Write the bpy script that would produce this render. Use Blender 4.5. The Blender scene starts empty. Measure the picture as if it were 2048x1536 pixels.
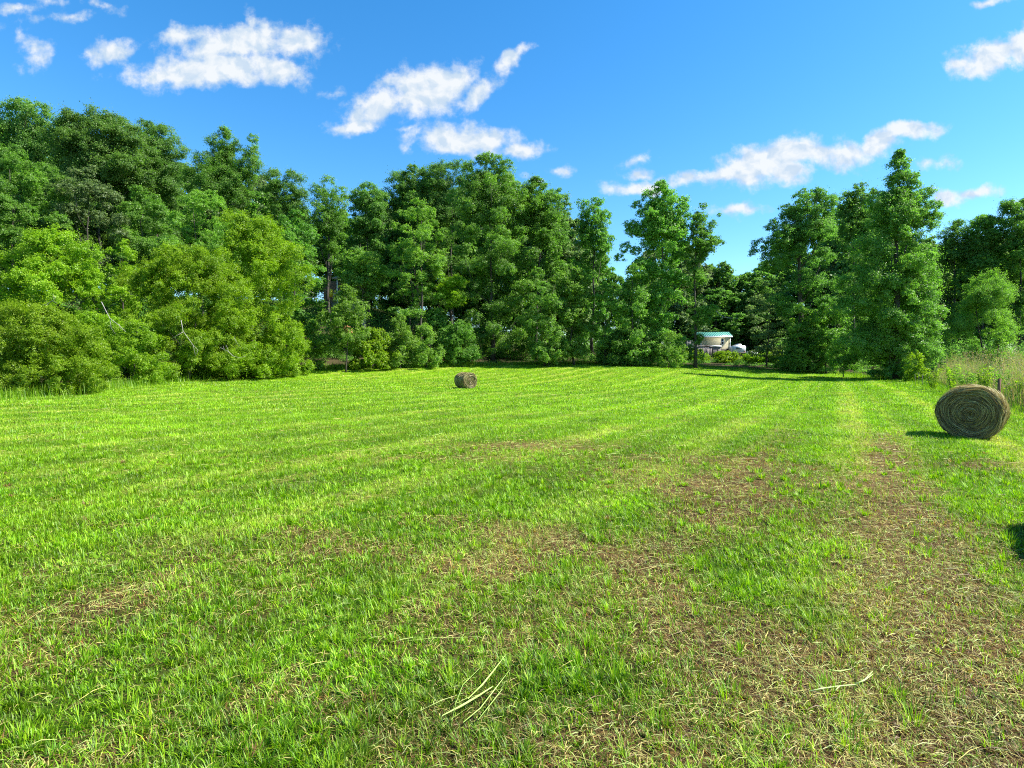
import bpy, math
import numpy as np
from math import radians, sin, cos, pi, tan, atan2

# ------------------------------------------------------------------ camera, light, exposure
SC = bpy.context.scene
COL = SC.collection
F = 1098.0                      # focal length in pixels of the 2048 wide photograph
CAM_H = 1.6
PITCH = radians(1.72)
cam = bpy.data.cameras.new("camera")
cam.sensor_width = 36.0
cam.lens = 36.0 * F / 2048.0
cam.clip_start = 0.05
cam.clip_end = 20000.0
camo = bpy.data.objects.new("camera", cam)
camo.location = (0, 0, CAM_H)
camo.rotation_euler = (radians(90) - PITCH, 0, 0)
COL.objects.link(camo)
SC.camera = camo

SUN_AZ = radians(94)            # clockwise from the view direction (+Y)
SUN_EL = radians(47)
sl = bpy.data.lights.new("sun", 'SUN')
sl.energy = 4.6
sl.angle = radians(0.53)
sl.color = (1.0, 0.95, 0.86)
so = bpy.data.objects.new("sun", sl)
so.rotation_euler = (radians(90) - SUN_EL, 0, pi - SUN_AZ)
so.location = (30, 10, 40)
COL.objects.link(so)

SC.view_settings.view_transform = 'Standard'
SC.view_settings.look = 'None'
SC.view_settings.gamma = 1.0
SC.view_settings.use_curve_mapping = False
SC.view_settings.exposure = 1.5
SC.cycles.max_bounces = 7
SC.cycles.diffuse_bounces = 4
SC.cycles.glossy_bounces = 2
SC.cycles.transmission_bounces = 4
SC.cycles.transparent_max_bounces = 4
SC.cycles.sample_clamp_indirect = 6.0
SC.cycles.use_denoising = False
SC.cycles.pixel_filter_type = 'BLACKMAN_HARRIS'
SC.cycles.filter_width = 1.1

SP, CP = sin(PITCH), cos(PITCH)
def ray(u, v):
    a, b = (u - 1024.0) / F, (768.0 - v) / F
    d = np.array([a, CP + b * SP, -SP + b * CP])
    return d / d[1]
def at(u, v, Y):                # the point at distance Y ahead that was read off the photograph at (u, v)
    d = ray(u, v)
    return np.array([d[0] * Y, Y, CAM_H + d[2] * Y])

# ------------------------------------------------------------------ node helper
class NT:
    def __init__(s, tree):
        s.t = tree
    def n(s, kind, **kw):
        nd = s.t.nodes.new(kind)
        for k, val in kw.items():
            if k == 'ins':
                for i, x in val.items():
                    if isinstance(x, bpy.types.NodeSocket):
                        s.t.links.new(x, nd.inputs[i])
                    else:
                        nd.inputs[i].default_value = x
            else:
                setattr(nd, k, val)
        return nd
    def math(s, op, a, b=None, c=None, clamp=False):
        ins = {0: a}
        if b is not None: ins[1] = b
        if c is not None: ins[2] = c
        return s.n('ShaderNodeMath', operation=op, use_clamp=clamp, ins=ins).outputs[0]
    def mix(s, f, a, b, blend='MIX'):
        nd = s.n('ShaderNodeMix', data_type='RGBA', blend_type=blend)
        for i, x in ((0, f), (6, a), (7, b)):
            if isinstance(x, bpy.types.NodeSocket): s.t.links.new(x, nd.inputs[i])
            else: nd.inputs[i].default_value = x if i == 0 else (*x[:3], 1)
        return nd.outputs[2]
    def smooth(s, x, a, b, lo=0.0, hi=1.0):
        return s.n('ShaderNodeMapRange', interpolation_type='SMOOTHSTEP', ins={0: x, 1: a, 2: b, 3: lo, 4: hi}).outputs[0]
    def noise(s, vec, scale, detail=4, rough=0.55, w=None):
        ins = {'Scale': scale, 'Detail': detail, 'Roughness': rough}
        if vec is not None: ins['Vector'] = vec
        return s.n('ShaderNodeTexNoise', ins=ins)
    def link(s, a, b):
        s.t.links.new(a, b)

# ------------------------------------------------------------------ world: sky and clouds
EXPO = 2.0 ** SC.view_settings.exposure
SKY_STRENGTH = 0.098
world = bpy.data.worlds.new("World")
SC.world = world
world.use_nodes = True
w = NT(world.node_tree)
for nd in list(w.t.nodes): w.t.nodes.remove(nd)
sky = w.n('ShaderNodeTexSky')
sky.sky_type = 'NISHITA'
sky.sun_disc = False
sky.sun_elevation = SUN_EL
sky.sun_rotation = SUN_AZ
sky.altitude = 300
sky.air_density = 1.0
sky.dust_density = 0.25
sky.ozone_density = 2.2
hs = w.n('ShaderNodeHueSaturation', ins={'Hue': 0.497, 'Saturation': 1.36, 'Value': 1.0, 'Color': sky.outputs[0]})
geo = w.n('ShaderNodeTexCoord')
sep = w.n('ShaderNodeSeparateXYZ', ins={0: geo.outputs['Generated']})
ay = w.math('MAXIMUM', w.math('ABSOLUTE', sep.outputs[1]), 0.02)
cu = w.math('DIVIDE', sep.outputs[0], ay)
cv = w.math('DIVIDE', sep.outputs[2], ay)
cvec0 = w.n('ShaderNodeCombineXYZ', ins={0: cu, 1: cv, 2: 0.0}).outputs[0]
# wisps: the coordinates are bent by noise before the clouds are cut out
wn = w.noise(cvec0, 7.0, 5, 0.6)
wv = w.n('ShaderNodeVectorMath', operation='SUBTRACT', ins={0: wn.outputs['Color'], 1: (0.5, 0.5, 0.5)}).outputs[0]
wv = w.n('ShaderNodeVectorMath', operation='MULTIPLY', ins={0: wv, 1: (0.085, 0.06, 0)}).outputs[0]
cvec = w.n('ShaderNodeVectorMath', operation='ADD', ins={0: cvec0, 1: wv}).outputs[0]
CLOUDS = [  # u, v, half width, half height (pixels of the photograph), tilt, fullness
    (430, 133, 165, 34, 2, 1.0), (335, 142, 62, 22, 8, .9), (555, 140, 62, 26, -22, .95), (480, 82, 150, 34, 4, .95), (585, 84, 58, 36, 0, 1.0),
    (370, 70, 66, 18, 10, .7), (495, 45, 16, 26, 0, .55), (225, 98, 50, 22, 12, .8), (68, 103, 30, 30, -20, .5), (45, 18, 62, 13, 12, .5),
    (135, 34, 52, 10, 8, .42), (200, 8, 42, 10, -15, .4), (850, 180, 92, 46, 14, 1.05), (765, 205, 80, 26, 14, .95), (905, 160, 48, 30, 10, .95),
    (700, 244, 66, 15, 6, .8), (955, 185, 62, 16, 24, .8), (1022, 132, 52, 17, 36, .75), (822, 252, 34, 8, 4, .5), (930, 275, 115, 30, -4, 1.05),
    (890, 268, 60, 26, 0, 1.0), (1030, 298, 62, 20, 6, .95), (660, 184, 26, 8, 0, .5), (1112, 340, 28, 12, 0, .7), (1068, 356, 18, 7, 0, .5),
    (1275, 372, 64, 15, 2, .85), (1285, 342, 26, 12, 0, .6), (1370, 358, 60, 12, 0, .7), (1450, 355, 56, 20, 4, .95), (1520, 335, 88, 40, 10, 1.0),
    (1580, 305, 70, 32, 10, 1.0), (1680, 305, 120, 26, 2, .95), (1765, 290, 46, 28, 10, .9), (1815, 266, 66, 18, 6, .95), (1575, 350, 44, 26, 0, .95),
    (1272, 316, 34, 9, 10, .45), (1475, 424, 54, 13, -4, .85), (1898, 386, 40, 14, -8, .85), (1965, 380, 44, 11, 6, .7), (2045, 404, 40, 10, 4, .7),
    (1870, 322, 42, 11, 0, .42), (1985, 114, 86, 30, 14, 1.05), (2050, 100, 60, 36, 10, 1.1), (1908, 132, 30, 11, 14, .7), (1980, 2, 38, 10, 5, .8),
    (1590, 286, 18, 12, 10, .6), (2100, 60, 60, 30, 5, .9), (-90, 60, 90, 30, 8, .8), (2320, 260, 140, 40, 0, 1.0), (-380, 240, 160, 40, 4, 1.0)]
acc = None
for (u, v, ru, rv, ang, full) in CLOUDS:
    d = ray(u, v)
    mp = w.n('ShaderNodeMapping', vector_type='TEXTURE', ins={0: cvec, 1: (d[0], d[2], 0), 2: (0, 0, radians(ang)), 3: (1.25 * ru / F, 1.35 * rv / F, 1)})
    ln = w.n('ShaderNodeVectorMath', operation='LENGTH', ins={0: mp.outputs[0]}).outputs['Value']
    s_ = w.math('MULTIPLY_ADD', ln, -full, full)
    acc = s_ if acc is None else w.math('SMOOTH_MAX', acc, s_, 0.12)
fn = w.noise(cvec0, 22.0, 8, 0.60).outputs[0]
def shifted(dx, dy): return w.n('ShaderNodeVectorMath', operation='ADD', ins={0: cvec, 1: (dx, dy, 0)}).outputs[0]
puff = w.noise(cvec, 30.0, 4, 0.5).outputs[0]
puffu = w.noise(shifted(0.008, 0.012), 30.0, 4, 0.5).outputs[0]
tot = w.math('ADD', acc, w.math('MULTIPLY_ADD', fn, 1.75, -0.90))
alpha = w.smooth(tot, -0.04, 0.60)
lit = w.math('MULTIPLY_ADD', w.math('SUBTRACT', puff, puffu), 3.6, 0.50, clamp=True)
lit = w.math('ADD', lit, w.math('MULTIPLY', w.math('SUBTRACT', tot, 0.25), 0.45), clamp=True)
K = 1.0 / (SKY_STRENGTH * EXPO)
ccol = w.mix(lit, (0.56 * K, 0.72 * K, 0.90 * K), (0.93 * K, 0.97 * K, 1.0 * K))
up = w.smooth(cv, 0.02, 0.10)
skycol = w.mix(w.math('MULTIPLY', w.math('MULTIPLY', alpha, up), 0.97), hs.outputs[0], ccol)
bg = w.n('ShaderNodeBackground', ins={0: skycol, 1: SKY_STRENGTH})
wo = w.n('ShaderNodeOutputWorld', ins={0: bg.outputs[0]})

# ------------------------------------------------------------------ noise in numpy
def hash2(ix, iy, seed):
    h = (ix.astype(np.int64) * 374761393 + iy.astype(np.int64) * 668265263 + seed * 974711) & 0x7fffffff
    h = ((h ^ (h >> 13)) * 1274126177) & 0x7fffffff
    h = (h ^ (h >> 16)) & 0xffffff
    return h / float(0xffffff)
def vnoise(x, y, seed=0):
    ix, iy = np.floor(x), np.floor(y)
    fx, fy = x - ix, y - iy
    fx, fy = fx * fx * (3 - 2 * fx), fy * fy * (3 - 2 * fy)
    a, b = hash2(ix, iy, seed), hash2(ix + 1, iy, seed)
    c, d = hash2(ix, iy + 1, seed), hash2(ix + 1, iy + 1, seed)
    return (a + (b - a) * fx) * (1 - fy) + (c + (d - c) * fx) * fy
def fbm(x, y, sc, oct_=4, seed=0):
    s, a, t = 0, 1.0, 0
    for o in range(oct_):
        s = s + a * vnoise(x / sc * 2 ** o + 17.3 * o, y / sc * 2 ** o - 9.1 * o, seed + o * 7)
        t += a; a *= 0.55
    return s / t

# ------------------------------------------------------------------ the lie of the land
EDGE = [(-260, 812, 20), (0, 797, 27), (150, 784, 32), (300, 766, 42), (350, 750, 51), (600, 739, 61), (900, 733, 70), (1050, 729, 73),
        (1300, 729, 74), (1500, 738, 73), (1700, 748, 68), (1850, 760, 55), (1930, 785, 32), (2048, 826, 19.5), (2300, 890, 13)]
EDGE_XY = np.array([at(u, v, Y)[:2] for u, v, Y in EDGE])
ctrl = [at(u, v, Y) for u, v, Y in EDGE]
ctrl += [np.array(p, float) for p in ((0, 0, 0), (4, 3, 0), (-4, 3, 0), (0, 8, 0), (8, 9, 0), (-8, 9, 0), (10.5, 12.4, 0), (-12, 18, 0), (0, 18, 0), (16, 22, .02),
         (-3.4, 41, .06), (14, 44, .1), (-22, 40, .45), (0, -15, 0), (20, 0, 0), (-20, 0, 0))]
ctrl += [at(u, v, Y) for u, v, Y in ((1500, 756, 60), (1340, 741, 62))]
ctrl += [np.array(p, float) for p in ((-120, 60, 11), (-85, 90, 14), (-45, 95, 12.5), (-30, 100, 12.8), (-10, 105, 9), (12, 105, 5.5), (36, 96, 3.6), (43, 96, 3.7), (60, 100, 2.5), (85, 90, 3),
         (120, 50, 2), (-60, 30, 5), (-50, 10, 1.5), (55, 10, 0), (-100, 160, 18), (0, 170, 10), (100, 170, 6), (200, 100, 5), (-220, 100, 18), (0, -150, 0), (180, -60, 0), (-180, -60, 2), (0, 260, 10))]
CT = np.array(ctrl)
def _U(r2):
    return np.where(r2 > 1e-9, r2 * np.log(np.maximum(r2, 1e-9)), 0.0)
def _solve():
    n = len(CT); P = CT[:, :2] / 50.0
    d2 = ((P[:, None] - P[None]) ** 2).sum(-1)
    A = np.zeros((n + 3, n + 3)); A[:n, :n] = _U(d2) + np.eye(n) * 2e-4
    A[:n, n] = 1; A[:n, n + 1:] = P; A[n, :n] = 1; A[n + 1:, :n] = P.T
    return np.linalg.solve(A, np.concatenate([CT[:, 2], np.zeros(3)]))
TPS = _solve()
def height(x, y):
    x = np.atleast_1d(np.asarray(x, float)); y = np.atleast_1d(np.asarray(y, float))
    r = np.hypot(x, y)
    k = np.minimum(1.0, 230.0 / np.maximum(r, 1e-6))          # beyond 230 m the land stays as it is there
    xx, yy = x * k / 50.0, y * k / 50.0
    out = np.full(x.shape, TPS[-3]) + TPS[-2] * xx + TPS[-1] * yy
    for i in range(len(CT)):
        out += TPS[i] * _U((xx - CT[i, 0] / 50) ** 2 + (yy - CT[i, 1] / 50) ** 2)
    near = np.clip(r / 6.0, 0, 1)
    out += (fbm(x, y, 3.5, 3, 5) - 0.5) * 0.07 * near + (fbm(x, y, 14, 2, 9) - 0.5) * 0.10 * near
    return out
def hgt(x, y):
    return float(height(x, y)[0])

FIELD = np.vstack([EDGE_XY, np.array([[60, -20], [60, -60], [-60, -60], [-60, -20]])])
def inside(x, y):
    res = np.zeros(x.shape, bool)
    n = len(FIELD); j = n - 1
    for i in range(n):
        xi, yi = FIELD[i]; xj, yj = FIELD[j]
        c = ((yi > y) != (yj > y)) & (x < (xj - xi) * (y - yi) / (yj - yi + 1e-12) + xi)
        res ^= c; j = i
    return res
def edge_dist(x, y):                       # distance to the border of the mown field
    d = np.full(x.shape, 1e9)
    for i in range(len(EDGE_XY) - 1):
        a, b = EDGE_XY[i], EDGE_XY[i + 1]; e = b - a
        t = np.clip(((x - a[0]) * e[0] + (y - a[1]) * e[1]) / (e @ e), 0, 1)
        d = np.minimum(d, np.hypot(x - a[0] - t * e[0], y - a[1] - t * e[1]))
    return d

# dry, brown places of the meadow: centre and half axes in metres
def gp(u, v):
    Y = CAM_H * F / (v - 735.0)
    return (u - 1024.0) / F * Y, Y
DRY = []
for (u, v, du, dv, wt) in ((1450, 985, 150, 50, .75), (1620, 945, 110, 42, .55), (1960, 1080, 110, 90, .35), (1960, 1300, 150, 150, .25), (1560, 1290, 200, 130, .65),
        (1160, 1080, 160, 38, .55), (730, 1105, 170, 26, .45), (980, 1040, 150, 26, .45), (1050, 888, 170, 10, .62), (860, 915, 170, 8, .5), (700, 985, 150, 12, .3), (930, 1290, 240, 90, .42),
        (830, 1210, 90, 40, .4), (1240, 1450, 300, 80, .5), (150, 1300, 170, 50, .42), (260, 1180, 110, 26, .35), (480, 1440, 60, 60, .35), (1720, 1180, 110, 60, .5), (1330, 1190, 120, 60, .4),
        (1950, 930, 60, 10, .5), (1330, 920, 100, 12, .45),
        (1480, 1115, 90, 42, -.75), (1625, 1175, 70, 30, -.5), (1350, 1370, 90, 50, -.55), (1740, 1300, 60, 40, -.3), (1180, 1010, 140, 28, -.4), (600, 1210, 130, 50, -.4), (1700, 1010, 60, 40, -.35), (620, 1330, 150, 50, -.35), (100, 1450, 160, 60, -.3)):
    x0, y0 = gp(u, v)
    _, y1 = gp(u, v - dv * .8); _, y2 = gp(u, v + dv * .8)
    DRY.append((x0, y0, du / F * y0, max(0.25, 0.5 * (y1 - y2)), wt))
MA = radians(31.5)                        # the direction the mower went, clockwise from the view
def rowcoord(x, y):
    return x * cos(MA) - y * sin(MA) + 0.9 * (fbm(x, y, 26, 2, 31) - .5) + 0.0003 * (x * sin(MA) + y * cos(MA) - 20) ** 2
def stripe(x, y):                         # windrow lines left by the rake, pale and thin
    q = rowcoord(x, y) / 2.65
    f = np.abs(q - np.floor(q) - 0.5) * 2         # 0 mid row .. 1 on the line
    jit = fbm(x, y, 1.6, 3, 77)
    a = np.clip((f - 0.70 - 0.25 * (jit - .5)) / 0.22, 0, 1)
    rr = hash2(np.floor(q + .5), np.floor(q + .5) * 0, 3)
    q2 = q * 2.0 + 0.31
    f2 = np.abs(q2 - np.floor(q2) - 0.5) * 2
    b = np.clip((f2 - 0.72 - .3 * (jit - .5)) / 0.25, 0, 1) * 0.45
    return np.clip((a * (0.35 + 0.65 * rr) + b) * np.clip(fbm(x, y, 3.2, 3, 97) * 3.2 - .75, .15, 1.25), 0, 1)
TRACKS = [(float(rowcoord(np.array([gp(1830, 1080)[0]]), np.array([gp(1830, 1080)[1]]))[0]), .40, 1.0, 0.5, 14.0),
          (float(rowcoord(np.array([gp(1440, 990)[0]]), np.array([gp(1440, 990)[1]]))[0]), .42, .45, 3.0, 15.0)]
def rowtone(x, y):                        # light and dark of swaths bent by the mower, put into the colour
    q = rowcoord(x, y) / 2.65 + .25
    return np.sin(2 * pi * q) * .6 + (fbm(x, y, 5, 3, 66) - .5) * 1.6
def dryness(x, y):
    s = np.zeros(np.shape(x))
    wx = x + 1.2 * (fbm(x, y, 1.8, 3, 41) - .5); wy = y + 1.6 * (fbm(x, y, 1.8, 3, 42) - .5)
    for (x0, y0, sx, sy, wt) in DRY:
        s = s + wt * np.exp(-0.5 * (((wx - x0) / sx) ** 2 + ((wy - y0) / sy) ** 2))
    r = np.hypot(x, y)
    near = np.clip((9.5 - r) / 5.0, 0, 1)
    rc = rowcoord(x, y)
    for (rc0, wd_, wt, ya, yb_) in TRACKS:
        s = s + wt * np.exp(-((rc - rc0) / wd_) ** 2) * np.clip((y - ya) / 1.5, 0, 1) * np.clip((yb_ - y) / 3.0, 0, 1) * (.5 + fbm(x, y, .9, 3, 51))
    s = s + (fbm(x, y, 0.55, 4, 12) - 0.5) * (0.55 + 0.95 * near) + (fbm(x, y, 2.4, 3, 14) - 0.5) * 0.5 + 0.10 * near - 0.05
    return np.clip(s, 0, 1)

# ------------------------------------------------------------------ mesh building
def link(o):
    COL.objects.link(o); return o
def tag(o, label=None, cat=None, group=None, kind=None):
    if label: o['label'] = label
    if cat: o['category'] = cat
    if group: o['group'] = group
    if kind: o['kind'] = kind
    return o
def empty(name, loc, rz=0.0):
    o = bpy.data.objects.new(name, None)
    o.empty_display_size = 0.3
    o.location = loc; o.rotation_euler = (0, 0, rz)
    return link(o)
def mesh_obj(name, co, faces, mat, parent=None, attrs=None, colors=None, smooth=False, mats=None, midx=None):
    """co (N,3); faces: (M,k) array or a list of arrays with different k"""
    me = bpy.data.meshes.new(name)
    co = np.asarray(co, np.float32)
    fl = faces if isinstance(faces, list) else [faces]
    fl = [np.asarray(f, np.int32) for f in fl if len(f)]
    loops = np.concatenate([f.ravel() for f in fl])
    tot = np.concatenate([np.full(len(f), f.shape[1], np.int32) for f in fl])
    st = np.concatenate([[0], np.cumsum(tot)[:-1]]).astype(np.int32)
    me.vertices.add(len(co)); me.vertices.foreach_set("co", co.ravel())
    me.loops.add(len(loops)); me.loops.foreach_set("vertex_index", loops)
    me.polygons.add(len(tot)); me.polygons.foreach_set("loop_start", st)
    try: me.polygons.foreach_set("loop_total", tot)
    except Exception: pass
    if midx is not None: me.polygons.foreach_set("material_index", np.asarray(midx, np.int32))
    if smooth: me.polygons.foreach_set("use_smooth", np.ones(len(tot), bool))
    for k, a in (attrs or {}).items():
        at_ = me.attributes.new(k, 'FLOAT', 'POINT'); at_.data.foreach_set("value", np.asarray(a, np.float32))
    if colors is not None:
        c4 = np.ones((len(co), 4), np.float32); c4[:, :3] = colors
        at_ = me.attributes.new("col", 'FLOAT_COLOR', 'POINT'); at_.data.foreach_set("color", c4.ravel())
    for m in (mats or [mat]): me.materials.append(m)
    me.update(calc_edges=True)
    o = bpy.data.objects.new(name, me)
    if parent is not None: o.parent = parent
    return link(o)
class MB:                                   # collects simple shapes into one mesh
    def __init__(s): s.v = []; s.f = {}; s.n = 0
    def add(s, v, f):
        v = np.asarray(v, float)
        for q in f: s.f.setdefault(len(q), []).append([i + s.n for i in q])
        s.v.append(v); s.n += len(v); return s
    def box(s, c, d, rz=0.0):
        x, y, z = np.array(d) / 2.0
        v = np.array([(-x, -y, -z), (x, -y, -z), (x, y, -z), (-x, y, -z), (-x, -y, z), (x, -y, z), (x, y, z), (-x, y, z)])
        R = np.array([[cos(rz), -sin(rz), 0], [sin(rz), cos(rz), 0], [0, 0, 1]])
        return s.add(v @ R.T + np.array(c), [(0, 3, 2, 1), (4, 5, 6, 7), (0, 1, 5, 4), (1, 2, 6, 5), (2, 3, 7, 6), (3, 0, 4, 7)])
    def prism(s, prof, x0, x1):             # profile in (y, z) pulled along x
        n = len(prof)
        v = [(x0, a, b) for a, b in prof] + [(x1, a, b) for a, b in prof]
        f = [(i, (i + 1) % n, n + (i + 1) % n, n + i) for i in range(n)] + [tuple(range(n - 1, -1, -1)), tuple(range(n, 2 * n))]
        return s.add(v, f)
    def tube(s, pts, rad, sides=7):
        pts = np.asarray(pts, float); n = len(pts); V = []; Fc = []
        for i in range(n):
            t = pts[min(i + 1, n - 1)] - pts[max(i - 1, 0)]; t /= np.linalg.norm(t) + 1e-9
            a = np.cross(t, (0, 0, 1) if abs(t[2]) < .9 else (1, 0, 0)); a /= np.linalg.norm(a); b = np.cross(t, a)
            for k in range(sides):
                q = 2 * pi * k / sides
                V.append(pts[i] + rad[i] * (cos(q) * a + sin(q) * b))
        for i in range(n - 1):
            for k in range(sides):
                k2 = (k + 1) % sides
                Fc.append((i * sides + k, i * sides + k2, (i + 1) * sides + k2, (i + 1) * sides + k))
        Fc.append(tuple(range(sides - 1, -1, -1))); Fc.append(tuple((n - 1) * sides + k for k in range(sides)))
        return s.add(V, Fc)
    def build(s, name, mat, parent=None, smooth=False):
        return mesh_obj(name, np.vstack(s.v), [np.array(q) for q in s.f.values()], mat, parent, smooth=smooth)

# ------------------------------------------------------------------ materials
def new_mat(name):
    m = bpy.data.materials.new(name); m.use_nodes = True
    t = NT(m.node_tree)
    for nd in list(t.t.nodes): t.t.nodes.remove(nd)
    out = t.n('ShaderNodeOutputMaterial')
    return m, t, out
def leaf_mat(name, dark, light, trans, gloss=0.012, tamt=0.48, rough=0.45):
    m, t, out = new_mat(name)
    a = t.n('ShaderNodeAttribute', attribute_name='tint').outputs['Fac']
    oi = t.n('ShaderNodeObjectInfo').outputs['Random']
    g = t.n('ShaderNodeNewGeometry')
    big = t.noise(g.outputs['Position'], 0.35, 3).outputs[0]
    f = t.math('ADD', t.math('MULTIPLY', a, 0.85), t.math('MULTIPLY_ADD', big, 0.7, -0.22), clamp=True)
    col = t.mix(f, dark, light)
    hsv = t.n('ShaderNodeHueSaturation', ins={'Hue': t.math('MULTIPLY_ADD', oi, 0.012, 0.494), 'Saturation': 1.0, 'Value': t.math('MULTIPLY_ADD', oi, 0.24, 0.88), 'Color': col})
    col = hsv.outputs[0]
    d = t.n('ShaderNodeBsdfDiffuse', ins={0: col})
    tc = t.mix(1.0, col, trans, 'MULTIPLY')
    tr = t.n('ShaderNodeBsdfTranslucent', ins={0: tc})
    mx = t.n('ShaderNodeMixShader', ins={0: tamt, 1: d.outputs[0], 2: tr.outputs[0]})
    gl = t.n('ShaderNodeBsdfGlossy', ins={0: (1, 1, 1, 1), 1: rough})
    mx2 = t.n('ShaderNodeMixShader', ins={0: gloss, 1: mx.outputs[0], 2: gl.outputs[0]})
    t.link(mx2.outputs[0], out.inputs[0])
    return m
LM = {
    'oak': leaf_mat('oak_leaves', (0.050, 0.125, 0.028), (0.165, 0.290, 0.055), (1.4, 1.7, 0.8)),
    'mid': leaf_mat('poplar_leaves', (0.052, 0.140, 0.026), (0.180, 0.320, 0.050), (1.4, 1.8, 0.7)),
    'vine': leaf_mat('vine_leaves', (0.054, 0.150, 0.024), (0.220, 0.370, 0.060), (1.4, 1.8, 0.7), gloss=.02),
    'light': leaf_mat('light_leaves', (0.075, 0.175, 0.028), (0.230, 0.365, 0.060), (1.4, 1.7, 0.6)),
    'bush': leaf_mat('bush_leaves', (0.085, 0.185, 0.010), (0.260, 0.390, 0.024), (1.5, 1.7, 0.4)),
    'grey': leaf_mat('grey_leaves', (0.080, 0.140, 0.055), (0.200, 0.280, 0.100), (1.3, 1.5, 0.8)),
}
def simple_mat(name, c1, c2, scale=6.0, rough=0.85, bump=0.0, stretch=None, spec=0.3):
    m, t, out = new_mat(name)
    tc = t.n('ShaderNodeTexCoord').outputs['Object']
    if stretch:
        tc = t.n('ShaderNodeMapping', ins={0: tc, 3: stretch}).outputs[0]
    nz = t.noise(tc, scale, 6, 0.6).outputs[0]
    f = t.smooth(nz, 0.3, 0.7)
    p = t.n('ShaderNodeBsdfPrincipled', ins={'Base Color': t.mix(f, c1, c2), 'Roughness': rough, 'Specular IOR Level': spec})
    if bump:
        b = t.n('ShaderNodeBump', ins={'Strength': bump, 'Distance': 0.03, 'Height': nz})
        t.link(b.outputs[0], p.inputs['Normal'])
    t.link(p.outputs[0], out.inputs[0])
    return m
BARK = simple_mat('bark', (0.030, 0.026, 0.021), (0.085, 0.075, 0.062), 5, .9, .8, (3, 3, .6))
PALEBARK = simple_mat('pale_bark', (0.10, 0.095, 0.09), (0.24, 0.23, 0.215), 5, .9, .5, (3, 3, .6))
DEADWOOD = simple_mat('dead_wood', (0.20, 0.185, 0.165), (0.38, 0.36, 0.33), 9, .8, .3)
def color_mat(name, tamt=0.35, trans=(1.5, 1.6, 0.6), gloss=0.02, rough=0.5, fres=0.35):
    m, t, out = new_mat(name)
    col = t.n('ShaderNodeAttribute', attribute_name='col').outputs['Color']
    d = t.n('ShaderNodeBsdfDiffuse', ins={0: col})
    tr = t.n('ShaderNodeBsdfTranslucent', ins={0: t.mix(1.0, col, trans, 'MULTIPLY')})
    mx = t.n('ShaderNodeMixShader', ins={0: tamt, 1: d.outputs[0], 2: tr.outputs[0]})
    gl = t.n('ShaderNodeBsdfGlossy', ins={0: (1, 1, 1, 1), 1: rough})
    mx2 = t.n('ShaderNodeMixShader', ins={0: gloss, 1: mx.outputs[0], 2: gl.outputs[0]})
    t.link(mx2.outputs[0], out.inputs[0])
    return m
GRASS = color_mat('grass_blades')
STRAW = color_mat('hay_straw', .2, (1.2, 1.1, .8), .02, .5, .2)
def ground_mat():
    m, t, out = new_mat('meadow_soil')
    col = t.n('ShaderNodeAttribute', attribute_name='col').outputs['Color']
    tc = t.n('ShaderNodeTexCoord').outputs['Object']
    n1 = t.noise(tc, 9.0, 6, .65).outputs[0]
    n2 = t.noise(tc, 60.0, 4, .6).outputs[0]
    v = t.math('ADD', t.math('MULTIPLY_ADD', n1, 0.9, 0.5), t.math('MULTIPLY_ADD', n2, 1.0, -0.5))
    c = t.n('ShaderNodeHueSaturation', ins={'Value': v, 'Color': col}).outputs[0]
    p = t.n('ShaderNodeBsdfPrincipled', ins={'Base Color': c, 'Roughness': 0.95, 'Specular IOR Level': 0.1})
    b = t.n('ShaderNodeBump', ins={'Strength': 0.6, 'Distance': 0.04, 'Height': t.math('ADD', n1, n2)})
    t.link(b.outputs[0], p.inputs['Normal'])
    t.link(p.outputs[0], out.inputs[0])
    return m

# ------------------------------------------------------------------ colour of grass at a place
def lerp(a, b, f): return a + (b - a) * np.asarray(f)[..., None]
C_GREEN = np.array([0.172, 0.330, 0.004]); C_DEEP = np.array([0.066, 0.180, 0.003]); C_YEL = np.array([0.370, 0.460, 0.014])
C_STRAW = np.array([0.440, 0.380, 0.115]); C_BROWN = np.array([0.190, 0.112, 0.042]); C_RUST = np.array([0.34, 0.175, 0.045])
C_SOIL = np.array([0.034, 0.022, 0.010])
def ground_colors(x, y):
    r = np.hypot(x, y)
    dry = dryness(x, y); st = stripe(x, y)
    far = np.clip((r - 6) / 16, 0, 1)
    g = lerp(lerp(C_SOIL * .9, C_DEEP * .55, np.full(x.shape, .45)), C_GREEN * .85, far)
    d = lerp(lerp(C_SOIL, C_BROWN * .7, fbm(x, y, .4, 3, 88)), C_BROWN * 1.15 + .02, far)
    c = lerp(g, d, np.clip(dry * 1.3, 0, 1))
    c = lerp(c, np.array([.46, .44, .09]), st * np.clip((r - 3) / 8, 0, 1) * .55)
    c = c * (1 + .10 * rowtone(x, y))[..., None]
    band = fbm(x, y, 9, 3, 61)
    c = c * (0.82 + 0.36 * band)[..., None]
    ins = inside(x, y)
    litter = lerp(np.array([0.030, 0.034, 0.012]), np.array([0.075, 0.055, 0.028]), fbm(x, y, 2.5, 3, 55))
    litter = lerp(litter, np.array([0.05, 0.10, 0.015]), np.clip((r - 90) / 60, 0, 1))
    return np.where(ins[..., None], c, litter)

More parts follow.
